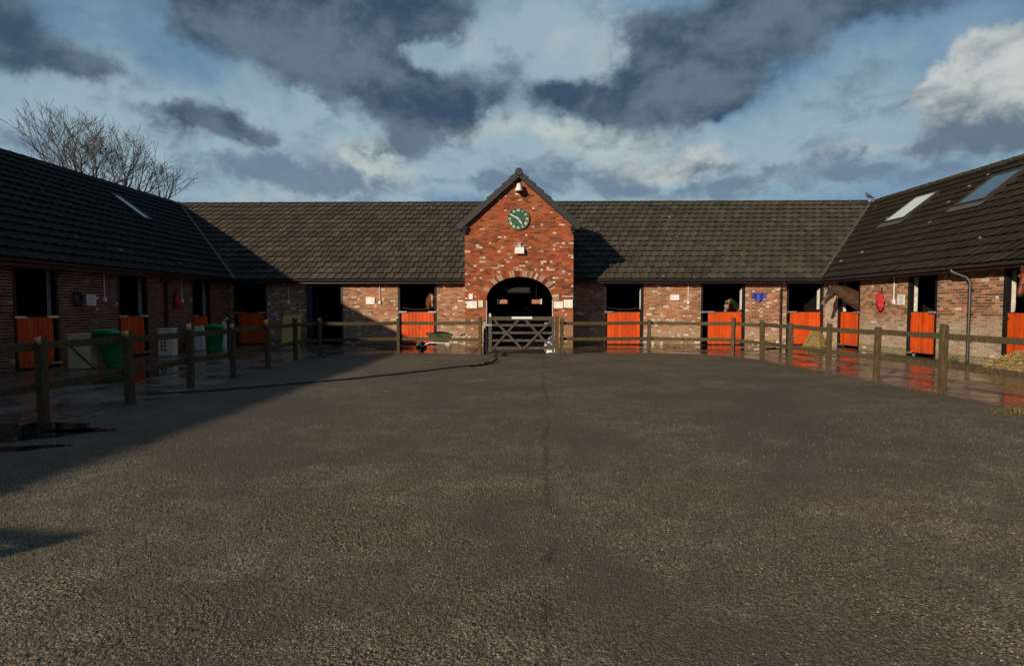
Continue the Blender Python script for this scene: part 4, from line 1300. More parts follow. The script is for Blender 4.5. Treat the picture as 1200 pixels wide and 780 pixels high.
# things hung in the archway
for x, lab in ((-0.74, 'small orange board hanging in the dark arch, nearer the white gate latch side'), (0.53, 'small orange board hanging in the dark arch, nearer the white sack')):
    s_ = 1 if x < 0 else -1
    t = thing('hanging_board', (x, 21.75, 1.78), lab, 'board', 'orange boards hung in the archway')
    mb = MB(); mb.box(WORLD, x - 0.17, x + 0.17, 21.74, 21.77, 1.64, 1.79); mb.build('panel', M_ORANGEB, t)
    mb = MB(); mb.box(WORLD, x - 0.19 * s_ - 0.02, x - 0.19 * s_ + 0.02, 21.73, 21.78, 1.62, 1.82); mb.build('edge_strip', M_WHITE, t)
    mb = MB(); mb.tube([(x, 21.755, 1.78), (x, 21.755, 2.5)], 0.008, 5); mb.build('hanger', M_BLACK, t)
t = thing('slatted_vent', (-0.2, 21.75, 2.12), 'row of grey slats high in the dark archway', 'vent')
for k in range(14):
    x = -0.62 + k * 0.062
    mb = MB(); mb.bar((x, 21.75, 2.1), (x + 0.05, 21.75, 2.22), 0.018, 0.018); mb.build('slat', M_LEAD, t)
mb = MB(); mb.box(WORLD, -0.68, 0.3, 21.78, 21.80, 2.05, 2.26); mb.build('backing', M_BLACK, t)
t = thing('feed_chest', (-0.1, 25.2, 0.02), 'dark green chest standing inside the archway behind the gate', 'chest')
mb = MB(); mb.box(WORLD, -0.75, 0.5, 24.9, 25.6, 0.02, 1.22); mb.build('body', M_DARKGREEN, t, bevel=0.02)
mb = MB(); mb.box(WORLD, -0.79, 0.54, 24.86, 25.64, 1.221, 1.34); mb.build('lid', M_DARKGREEN, t, bevel=0.03)
mb = MB(); mb.tube([(0.0, 24.95, 1.34), (0.1, 24.95, 1.46), (0.25, 24.95, 1.45), (0.4, 24.95, 1.34)], 0.02, 6); mb.build('handle', M_GALV, t)

# ------------------------------------------------------------------ fences and gate
def fence(posts, label, group, heights=None):
    t = thing('rail_fence', (posts[0][0], posts[0][1], 0.0), label, 'fence', group)
    rnd = random.Random(int(posts[0][0] * 10))
    tops = []
    for i, (x, y) in enumerate(posts):
        h = 1.16 + rnd.uniform(-0.05, 0.06)
        prv = posts[max(0, i - 1)]; nxt = posts[min(len(posts) - 1, i + 1)]
        ang = math.atan2(nxt[1] - prv[1], nxt[0] - prv[0])
        fr = frame_at((x, y, 0), ang)
        lx, ly = rnd.uniform(-.028, .028), rnd.uniform(-.022, .022)
        w2 = rnd.uniform(0.045, 0.057)
        mb = MB()
        P = fr.P
        vs = [P(-w2, -w2, -0.02), P(w2, -w2, -0.02), P(w2, w2, -0.02), P(-w2, w2, -0.02), P(-w2 + lx, -w2 + ly, h), P(w2 + lx, -w2 + ly, h), P(w2 + lx, w2 + ly, h - 0.02), P(-w2 + lx, w2 + ly, h - 0.02)]
        mb.hexa(vs); mb.build('post', M_WOOD, t, bevel=0.008)
    return t
def rails(t, posts, side, seed):
    rnd = random.Random(seed)
    for i in range(len(posts) - 1):
        a = Vector((*posts[i], 0)); b = Vector((*posts[i + 1], 0))
        d = (b - a).normalized(); n = Vector((-d.y, d.x, 0)) * side
        for z in (1.0, 0.49):
            mb = MB()
            p = a + n * 0.068 - d * 0.045 + Vector((0, 0, z + rnd.uniform(-.012, .012))); q = b + n * 0.068 + d * 0.045 + Vector((0, 0, z + rnd.uniform(-.012, .012)))
            if i % 2: p = p + n * 0.003; q = q + n * 0.003
            L = (q - p)
            # a slightly sagging sawn rail in three lengths of one mesh
            m1 = p + L * 0.5 + Vector((0, 0, -rnd.uniform(0, .012)))
            mb.bar(p, m1, 0.036, 0.105); mb.bar(m1, q, 0.0362, 0.105)
            mb.build('rail', M_WOOD, t, bevel=0.005)
PL = [(-6.3, 1.9), (-6.22, 3.65), (-6.15, 5.4), (-6.14, 7.17), (-6.16, 8.82), (-6.24, 10.6), (-6.19, 12.1), (-6.21, 13.81), (-6.42, 16.06), (-6.2, 17.35), (-3.96, 18.2), (-1.33, 17.9)]
PR = [(1.25, 18.05), (4.12, 18.6), (6.5, 17.72), (6.87, 16.45), (6.83, 14.65), (6.9, 12.97), (7.13, 11.6), (7.24, 9.94), (7.4, 8.1), (7.6, 6.2)]
fl_ = fence(PL, 'dark post and rail fence along the shaded bin side, ending at the gate latch post', 'post and rail fences round the yard')
rails(fl_, PL, 1, 31)
fr_ = fence(PR, 'olive brown post and rail fence along the sunlit wet concrete side', 'post and rail fences round the yard')
rails(fr_, PR, -1 if False else 1, 32)

gt = thing('field_gate', (-1.1, 17.95, 0.0), 'grey wooden five bar gate with crossed braces before the arch', 'gate')
gx0, gx1, gy = -1.06, 1.0, 17.95
mb = MB(); mb.box(WORLD, gx0, gx0 + 0.11, gy - 0.04, gy + 0.04, 0.10, 1.30); mb.build('stile', M_GATEWOOD, gt, bevel=0.006)
mb = MB(); mb.box(WORLD, gx1 - 0.07, gx1, gy - 0.035, gy + 0.035, 0.10, 1.22); mb.build('stile', M_GATEWOOD, gt, bevel=0.006)
for z, h in ((1.15, 0.12), (0.94, 0.075), (0.70, 0.075), (0.46, 0.075), (0.22, 0.085)):
    mb = MB(); mb.box(WORLD, gx0 + 0.112, gx1 - 0.072, gy - 0.02, gy + 0.02, z - h / 2, z + h / 2); mb.build('bar', M_GATEWOOD, gt, bevel=0.005)
xm = (gx0 + gx1) / 2 + 0.02
for (xa, za, xb, zb, dy) in ((gx0 + 0.13, 0.2, xm - 0.1, 1.12, -0.036), (gx0 + 0.2, 1.08, xm + 0.0, 0.2, -0.058), (xm + 0.1, 1.12, gx1 - 0.08, 0.22, -0.036), (xm + 0.05, 0.2, gx1 - 0.1, 1.08, -0.058)):
    mb = MB(); mb.bar((xa, gy + dy, za), (xb, gy + dy, zb), 0.02, 0.07); mb.build('brace', M_GATEWOOD, gt, bevel=0.004)
for z in (0.35, 1.0):
    mb = MB(); mb.box(WORLD, gx1 - 0.3, gx1 + 0.16, gy + 0.021, gy + 0.03, z - 0.025, z + 0.025); mb.build('hinge', M_GALV, gt)
mb = MB(); mb.box(WORLD, gx0 - 0.12, gx0 + 0.12, gy - 0.06, gy - 0.045, 0.92, 0.97); mb.box(WORLD, gx0 - 0.14, gx0 - 0.1, gy - 0.08, gy - 0.03, 0.84, 1.04); mb.build('latch', M_GALV, gt)
mb = MB(); mb.box(WORLD, gx0 + 0.03, gx0 + 0.075, gy - 0.06, gy - 0.042, 1.2, 1.31); mb.build('spring_catch', M_WHITE, gt)
mb = MB(); mb.box(WORLD, -0.33, 0.31, gy - 0.036, gy - 0.022, 1.14, 1.205)
tag(recentre(mb.build('gate_sign', M_WHITE), (0, gy - 0.03, 1.14)), 'long narrow white strip sign on the top bar of the gate', 'sign')
# posts the gate hangs on: an extra hanging post beside the fence end
mb = MB(); mb.box(WORLD, 1.03, 1.14, 17.93, 18.04, -0.02, 1.22)
tag(recentre(mb.build('gate_post', M_WOOD, bevel=0.008), (1.08, 17.98, 0)), 'square wooden post the gate hinges hang on', 'post')
mb = MB(); mb.box(WORLD, -1.22, -1.10, 18.0, 18.1, -0.02, 0.98); 
tag(recentre(mb.build('gate_post', M_BLACK, bevel=0.008), (-1.16, 18.05, 0)), 'short black post beside the latch end of the gate', 'post')

# white sack at the hinge end
mb = MB(); rnd = random.Random(5)
vs = []; fs = []; K = 10; n = 8
for i in range(n + 1):
    s = i / n
    for k in range(K):
        a = 2 * math.pi * k / K
        r = (0.22 if s < 0.6 else 0.22 - 0.3 * (s - 0.6)) * (0.5 + 0.5 * math.sin(math.pi * min(1, s + 0.15))) * (1 + rnd.uniform(-0.22, 0.22))
        vs.append((0.93 + r * math.cos(a), 18.6 + r * math.sin(a) * 0.8, 0.02 + s * 0.55))
for i in range(n):
    for k in range(K):
        fs.append((i * K + k, i * K + (k + 1) % K, (i + 1) * K + (k + 1) % K, (i + 1) * K + k))
fs.append(tuple(range(n * K, n * K + K)))
mb.add(vs, fs)
tag(recentre(mb.build('sack', M_WHITE), (0.93, 18.6, 0)), 'crumpled white sack behind the hinge end of the gate', 'sack')

# hose across the yard
pts = [(-6.4, 9.6, 0.026), (-5.6, 9.95, 0.03), (-4.8, 10.6, 0.03), (-3.7, 11.55, 0.03), (-2.5, 12.9, 0.03), (-1.6, 14.1, 0.03), (-0.95, 14.9, 0.03), (-0.75, 16.2, 0.03), (-0.85, 17.2, 0.03), (-0.75, 17.6, 0.06)]
fine = []
for i in range(len(pts) - 1):
    p0 = Vector(pts[max(0, i - 1)]); p1 = Vector(pts[i]); p2 = Vector(pts[i + 1]); p3 = Vector(pts[min(len(pts) - 1, i + 2)])
    for k in range(8):
        t = k / 8
        fine.append(0.5 * ((2 * p1) + (-p0 + p2) * t + (2 * p0 - 5 * p1 + 4 * p2 - p3) * t * t + (-p0 + 3 * p1 - 3 * p2 + p3) * t ** 3))
mb = MB(); mb.tube(fine, 0.017, 6)
for r_ in (0.16, 0.13, 0.1):
    mb.tube([(-0.62 + r_ * math.cos(a * math.pi / 8), 17.45 + r_ * math.sin(a * math.pi / 8), 0.04 + (0.16 - r_)) for a in range(17)], 0.02, 5)
tag(recentre(mb.build('hose', M_RUBBER), (-0.62, 17.45, 0.01)), 'long black hose lying across the yard to the gate', 'hose')
puddle(-0.95, 15.1, 0.22, 0.85, 0.0165, 12.0, -0.35)

# ------------------------------------------------------------------ wheelbarrow
wbp = (-2.66, 19.1, 0.0)
t = thing('wheelbarrow', wbp, 'olive green wheelbarrow standing beside the orange door by the gable', 'wheelbarrow')
fw = frame_at(wbp, math.radians(4))
P = fw.P
mb = MB()
# tray: thin sloping shell
top = [(-0.62, -0.33, 0.72), (0.38, -0.33, 0.68), (0.38, 0.33, 0.68), (-0.62, 0.33, 0.72)]
bot = [(-0.36, -0.22, 0.40), (0.22, -0.22, 0.38), (0.22, 0.22, 0.38), (-0.36, 0.22, 0.40)]
inn = [(x * 0.97, y * 0.95, z) for x, y, z in top]; inb = [(x * 0.95, y * 0.93, z + 0.02) for x, y, z in bot]
vs = [P(*q) for q in top + bot + inn + inb]
fs = []
for i in range(4):
    j = (i + 1) % 4
    fs += [(i + 4, j + 4, j, i), (j + 12, i + 12, i + 8, j + 8), (i, j, j + 8, i + 8)]
fs += [(7, 6, 5, 4), (12, 13, 14, 15)]
mb.add(vs, fs); mb.build('tray', M_OLIVE, t, bevel=0.006)
mb = MB(); vs = []; rnd = random.Random(2); n = 8
for i in range(n + 1):
    for j in range(n + 1):
        u, v = i / n, j / n
        vs.append(P(-0.56 + 0.9 * u, -0.28 + 0.56 * v, 0.665 + 0.10 * math.sin(math.pi * u) * math.sin(math.pi * v) + rnd.uniform(-.015, .02)))
fs = [(i * (n + 1) + j, (i + 1) * (n + 1) + j, (i + 1) * (n + 1) + j + 1, i * (n + 1) + j + 1) for i in range(n) for j in range(n)]
mb.add(vs, fs)
t.scale = (0.9,) * 3
load = recentre(mb.build('barrow_load', M_MOSS), P(-0.1, 0, 0.665))
load.scale = (0.9,) * 3
load.location = Vector(wbp) + (load.location - Vector(wbp)) * 0.9
tag(load, 'heap of green brown muck in the wheelbarrow tray', 'muck')
for s in (-1, 1):
    mb = MB(); mb.tube([P(-0.80, s * 0.06, 0.2), P(-0.5, s * 0.16, 0.36), P(0.25, s * 0.24, 0.36), P(0.55, s * 0.28, 0.56), P(0.80, s * 0.29, 0.66)], 0.018, 7); fra = mb.build('frame', M_GALV, t)
    mb = MB(); mb.tube([P(0.66, s * 0.285, 0.605), P(0.84, s * 0.29, 0.675)], 0.026, 7); mb.build('grip', M_RUBBER, t)
    mb = MB(); mb.tube([P(0.02, s * 0.22, 0.36), P(0.10, s * 0.25, 0.05), P(0.26, s * 0.25, 0.03), P(0.36, s * 0.25, 0.38)], 0.016, 7); mb.build('leg', M_GALV, t)
fwh = Frame(P(-0.80, 0, 0.2), tuple(fw.U), (0, 0, 1), tuple(fw.V))
mb = MB(); mb.lathe(fwh, [(0.13, -0.045), (0.185, -0.045), (0.205, -0.02), (0.205, 0.02), (0.185, 0.045), (0.13, 0.045), (0.13, -0.045)], 24); wl = mb.build('wheel', M_RUBBER, t)
mb = MB(); mb.lathe(fwh, [(0.0, -0.03), (0.132, -0.03), (0.132, 0.03), (0.0, 0.03)], 20); mb.build('rim', simple('barrow_rim', (0.02, 0.02, 0.02), 0.8, spec=0.1), wl)

# ------------------------------------------------------------------ bins, boxes, boards by the left wing
def carton(cx, cy, wx, wy, h, rz, label, material, name, cat, flaps=False, z0=0.012):
    fr = frame_at((cx, cy, z0), rz)
    t = thing(name, (cx, cy, z0), label, cat)
    mb = MB(); mb.box(fr, -wx / 2, wx / 2, -wy / 2, wy / 2, 0, h); mb.build('body', material, t, bevel=0.012)
    mb = MB(); mb.box(fr, -wx / 2 - 0.012, wx / 2 + 0.012, -wy / 2 - 0.012, wy / 2 + 0.012, h, h + 0.05); mb.build('lid', material, t, bevel=0.01)
    return t, fr
t, fr = carton(-10.78, 13.8, 0.46, 0.42, 0.80, 0.25, 'beige lidded feed bin on the shaded path, next to a green bin', M_BEIGE, 'feed_bin', 'bin')
mb = MB(); mb.bar(fr.P(-0.2, -0.27, 0.62), fr.P(0.34, -0.27, 0.02), 0.02, 0.03); mb.build('handle', M_BLACK, t)
def green_bin(cx, cy, h, r, lean, label):
    t = thing('green_bin', (cx, cy, 0.012), label, 'bin', 'green plastic bins on the shaded path')
    fr = frame_at((cx, cy, 0.012), 0.3)
    mb = MB()
    n = 20; vs = []; fs = []
    for (rr, hh) in ((r * 0.82, 0), (r * 0.86, 0.02), (r, h * 0.93), (r * 1.06, h * 0.93), (r * 1.06, h * 0.96), (r * 1.0, h * 0.97)):
        for k in range(n):
            a = 2 * math.pi * k / n
            c, s = math.cos(a), math.sin(a)
            q = 1 / max(abs(c), abs(s)) ** 0.6
            vs.append(fr.P(rr * c * q * 0.95 + lean * hh, rr * s * q * 0.8, hh))
    for i in range(5):
        for k in range(n):
            fs.append((i * n + k, i * n + (k + 1) % n, (i + 1) * n + (k + 1) % n, (i + 1) * n + k))
    mb.add(vs, fs, smooth=True); mb.build('tub', M_GREENBIN, t)
    mb = MB(); n2 = n; vs = []; fs = []
    for (rr, hh) in ((r * 1.08, h * 0.97), (r * 1.04, h * 1.0), (r * 0.6, h * 1.06), (0.01, h * 1.07)):
        for k in range(n):
            a = 2 * math.pi * k / n
            c, s = math.cos(a), math.sin(a)
            q = 1 / max(abs(c), abs(s)) ** 0.6
            vs.append(fr.P(rr * c * q * 0.95 + lean * hh, rr * s * q * 0.8, hh))
    for i in range(3):
        for k in range(n):
            fs.append((i * n + k, i * n + (k + 1) % n, (i + 1) * n + (k + 1) % n, (i + 1) * n + k))
    mb.add(vs, fs, smooth=True); mb.build('lid', M_GREENBIN, t)
    mb = MB(); mb.tube([fr.P(-0.15 + lean * h, -r * 0.9, h * 0.99), fr.P(lean * h, -r * 1.02, h * 1.02), fr.P(0.15 + lean * h, -r * 0.9, h * 0.99)], 0.015, 6); mb.build('handle', M_GREENBIN, t)
green_bin(-10.12, 14.1, 0.9, 0.28, -0.28, 'green leaning bin beside the beige feed bin in the shade')
green_bin(-10.52, 19.3, 0.86, 0.30, 0.02, 'green upright bin near the far corner by the white post')
t, fr = carton(-10.92, 17.4, 0.44, 0.3, 0.80, 0.1, 'white feed sack with red lettering standing below the shaded wall', M_CREAM, 'feed_sack', 'sack')
for k, x in enumerate((-0.14, -0.04)):
    mb = MB()
    for z in (0.16, 0.27, 0.38, 0.49):
        mb.box(fr, x, x + 0.06, -0.162, -0.152, z, z + 0.075)
    mb.build('lettering', M_REDPRINT, t, kind='stuff')
t, fr = carton(-11.35, 19.85, 0.4, 0.4, 0.78, 0.1, 'white box half hidden behind the far green bin', M_WHITE, 'storage_box', 'box')
mb = MB(); mb.box(WORLD, -10.92, -10.78, 20.55, 20.65, -0.01, 0.95); mb.bar((-10.85, 20.5, 0.95), (-10.65, 20.5, 1.12), 0.05, 0.05)
tag(recentre(mb.build('white_post', M_WHITE, bevel=0.01), (-10.85, 20.6, 0)), 'short white post with an angled top in the far left corner', 'post')
mb = MB(); fr = frame_at((-9.05, 22.3, 0.012), 0.05)
mb.hexa([fr.P(-0.36, -0.2, 0), fr.P(0.36, -0.2, 0), fr.P(0.36, -0.14, 0), fr.P(-0.36, -0.14, 0), fr.P(-0.36, 0.1, 1.2), fr.P(0.36, 0.1, 1.2), fr.P(0.36, 0.16, 1.2), fr.P(-0.36, 0.16, 1.2)])
tag(recentre(mb.build('board', M_OCHRE, bevel=0.006), (-9.05, 22.2, 0.012)), 'ochre board leaning on brick left of the tall dark doorway', 'board')

# ------------------------------------------------------------------ hay, straw, weeds
def straw_heap(cx, cy, rx, ry, h, n, seed, label, name):
    rnd = random.Random(seed)
    t = thing(name, (cx, cy, 0.006), label, 'straw')
    mb = MB(); vs = []; fs = []; A, Bn = 28, 8
    def hh(x, y):
        q = (x / rx) ** 2 + (y / ry) ** 2
        return max(0, h * (1 - q) ** 0.8 if q < 1 else 0) * (1 + 0.35 * mnoise.noise(Vector((x * 4, y * 4, seed))))
    for i in range(Bn + 1):
        for k in range(A):
            a = 2 * math.pi * k / A; r = i / Bn
            x, y = rx * r * math.cos(a), ry * r * math.sin(a)
            vs.append((cx + x, cy + y, 0.004 + hh(x, y) * 0.92))
    for i in range(Bn):
        for k in range(A):
            fs.append((i * A + k, (i + 1) * A + k, (i + 1) * A + (k + 1) % A, i * A + (k + 1) % A))
    mb.add(vs, fs, smooth=True); mb.build('heap', M_STRAWDK, t)
    mb = MB()
    for _ in range(n):
        a = rnd.uniform(0, 2 * math.pi); r = math.sqrt(rnd.random()) * (1.04 + 0.25 * abs(rnd.gauss(0, 0.5)))
        x, y = rx * r * math.cos(a), ry * r * math.sin(a)
        z = hh(x, y) + rnd.uniform(0.0, 0.035) + 0.008
        th = rnd.uniform(0, math.pi); ph = rnd.gauss(0, 0.35); l = rnd.uniform(0.05, 0.16)
        d = Vector((math.cos(th) * math.cos(ph), math.sin(th) * math.cos(ph), math.sin(ph))) * l
        s = d.cross(Vector((rnd.uniform(-1, 1), rnd.uniform(-1, 1), 1))).normalized() * rnd.uniform(0.004, 0.008)
        p = Vector((cx + x, cy + y, z))
        mb.quad(p - d / 2 - s, p + d / 2 - s, p + d / 2 + s, p - d / 2 + s)
    mb.build('stalks', M_STRAW, t, kind='stuff')
straw_heap(11.15, 12.95, 0.52, 0.8, 0.42, 3400, 3, 'heap of loose golden straw on wet ground below the chestnut horse', 'straw_heap')
straw_heap(11.3, 22.2, 0.34, 0.4, 0.62, 1300, 4, 'small tall clump of hay beside the far corner door under the bay horse', 'hay_clump')

def weeds(name, cx, cy, rx, ry, n, hmax, seed, label, z=0.012):
    rnd = random.Random(seed)
    mb = MB()
    for _ in range(n):
        a = rnd.uniform(0, 2 * math.pi); r = rnd.random() ** 0.7
        p = Vector((cx + rx * r * math.cos(a), cy + ry * r * math.sin(a), z))
        hgt = hmax * rnd.uniform(0.3, 1) * (1.1 - r * 0.6)
        b = rnd.uniform(0, 2 * math.pi); ln = rnd.uniform(0.2, 0.9) * hgt
        tip = p + Vector((math.cos(b) * ln, math.sin(b) * ln, hgt)); mid = p.lerp(tip, 0.5) + Vector((0, 0, hgt * 0.18))
        s = Vector((-math.sin(b), math.cos(b), 0)) * hgt * rnd.uniform(0.05, 0.12)
        mb.add([p - s * .6, p + s * .6, mid + s, tip, mid - s], [(0, 1, 2, 4), (4, 2, 3)])
    o = mb.build(name, M_LEAF)
    recentre(o, (cx, cy, z))
    return tag(o, label, 'weeds', kind='stuff')
weeds('weeds', 6.95, 8.05, 0.45, 0.22, 260, 0.12, 1, 'patch of yellow green weeds at the edge of the asphalt')
weeds('weeds', 7.2, 10.1, 0.5, 0.3, 120, 0.07, 2, 'sparse weeds round the foot of a sunlit fence post')
weeds('weeds', 6.7, 11.0, 0.5, 0.25, 90, 0.05, 3, 'thin weeds between two sunlit fence posts')
weeds('weeds', 11.8, 15.8, 0.1, 0.14, 60, 0.26, 4, 'dark weed growing at the foot of the drainpipe')
weeds('weeds', -5.9, 8.0, 0.3, 2.2, 160, 0.05, 6, 'low weeds along the foot of the shaded fence')
weeds('weeds', 6.85, 14.0, 0.25, 1.4, 120, 0.06, 7, 'low weeds along the far sunlit fence')

def loose_straw(n, seed):
    rnd = random.Random(seed); mb = MB()
    for _ in range(n):
        t_ = rnd.random()
        if t_ < 0.45: x, y = rnd.uniform(7.0, 11.9), rnd.uniform(9, 22.5)
        elif t_ < 0.7: x, y = rnd.gauss(10.8, 0.8), rnd.gauss(13.2, 1.2)
        elif t_ < 0.85: x, y = rnd.uniform(-6, 7), rnd.uniform(17.0, 22.5)
        else: x, y = rnd.uniform(-4.5, 7), rnd.uniform(2.4, 15)
        th = rnd.uniform(0, math.pi); l = rnd.uniform(0.03, 0.11); w_ = rnd.uniform(0.002, 0.004)
        d = Vector((math.cos(th), math.sin(th), rnd.uniform(-.05, .05))) * l; q = Vector((-math.sin(th), math.cos(th), 0)) * w_
        p = Vector((x, y, 0.030 if y < 9 else 0.020))
        mb.quad(p - d / 2 - q, p + d / 2 - q, p + d / 2 + q, p - d / 2 + q)
    tag(mb.build('loose_straw', M_STRAW), 'stray stalks of straw scattered over the yard and wet concrete', None, kind='stuff')
loose_straw(900, 12)

# ------------------------------------------------------------------ pigeon on the ridge
pg = thing('pigeon', (16.55, 27.9, H_RIDGE + 0.08), 'small dark pigeon perched where the two roof ridges meet', 'bird')
mb = MB()
bx, by, bz = 16.55, 27.85, H_RIDGE + 0.09
mb.tube([(bx + 0.26, by, bz + 0.06), (bx + 0.12, by, bz + 0.1), (bx, by, bz + 0.15), (bx - 0.09, by, bz + 0.2), (bx - 0.11, by, bz + 0.27), (bx - 0.13, by, bz + 0.31), (bx - 0.17, by, bz + 0.30), (bx - 0.20, by, bz + 0.285)], [0.015, 0.045, 0.085, 0.075, 0.045, 0.042, 0.022, 0.005], 10)
mb.build('body', M_PIGEON, pg)
for s in (-1, 1):
    mb = MB(); mb.tube([(bx, by + s * 0.03, bz + 0.09), (bx, by + s * 0.03, bz)], 0.008, 5); mb.build('leg', M_RED, pg)

# ------------------------------------------------------------------ horses
def smooth_path(secs, sub=4):
    out = []
    n = len(secs)
    for i in range(n - 1):
        p0 = np.array(secs[max(0, i - 1)]); p1 = np.array(secs[i]); p2 = np.array(secs[i + 1]); p3 = np.array(secs[min(n - 1, i + 2)])
        for k in range(sub):
            t = k / sub
            out.append(0.5 * ((2 * p1) + (-p0 + p2) * t + (2 * p0 - 5 * p1 + 4 * p2 - p3) * t * t + (-p0 + 3 * p1 - 3 * p2 + p3) * t ** 3))
    out.append(np.array(secs[-1], float))
    return out
def loft(mb, secs, n=18, sub=4):
    """secs: (x, y, z, half height across the path, half width)"""
    pts = smooth_path(secs, sub)
    rings = []
    for i, s in enumerate(pts):
        a = pts[max(0, i - 1)]; b = pts[min(len(pts) - 1, i + 1)]
        t = Vector(b[:3] - a[:3]).normalized()
        side = Vector((0, 1, 0)); side = (side - t * side.dot(t)).normalized()
        up = side.cross(t)
        rings.append([Vector(s[:3]) + side * (math.cos(2 * math.pi * k / n) * s[4]) + up * (math.sin(2 * math.pi * k / n) * s[3]) for k in range(n)])
    vs = [p for r in rings for p in r]; fs = []
    for i in range(len(rings) - 1):
        for k in range(n):
            fs.append((i * n + k, i * n + (k + 1) % n, (i + 1) * n + (k + 1) % n, (i + 1) * n + k))
    fs.append(tuple(reversed(range(n)))); fs.append(tuple(range((len(rings) - 1) * n, len(rings) * n)))
    mb.add(vs, fs)

def horse_skin(name, coat, coat2, muzzle, blaze):
    m, g, b = mat(name)
    a = g.attr('Col').outputs['Color']
    r, gg, bl = g.sep(a)
    co = obj_co(g)
    n = g.noise(co, 7, 5, 0.6)
    c = g.mix(g.ss(n, 0.3, 0.7), coat, coat2)
    c = g.mix(r, c, muzzle)
    if blaze: c = g.mix(gg, c, (0.75, 0.72, 0.66, 1))
    g.put(b.inputs['Base Color'], c)
    b.inputs['Roughness'].default_value = 0.5
    b.inputs['Specular IOR Level'].default_value = 0.3
    g.put(b.inputs['Normal'], g.bump(g.noise(g.vm('MULTIPLY', co, (60, 60, 25)), 1.0, 3), 0.15, 0.004))
    return m

HM_EYE = simple('eye', (0.006, 0.004, 0.003), 0.08)
HM_MANE = simple('black_mane', (0.008, 0.006, 0.005), 0.6, var=0.4)

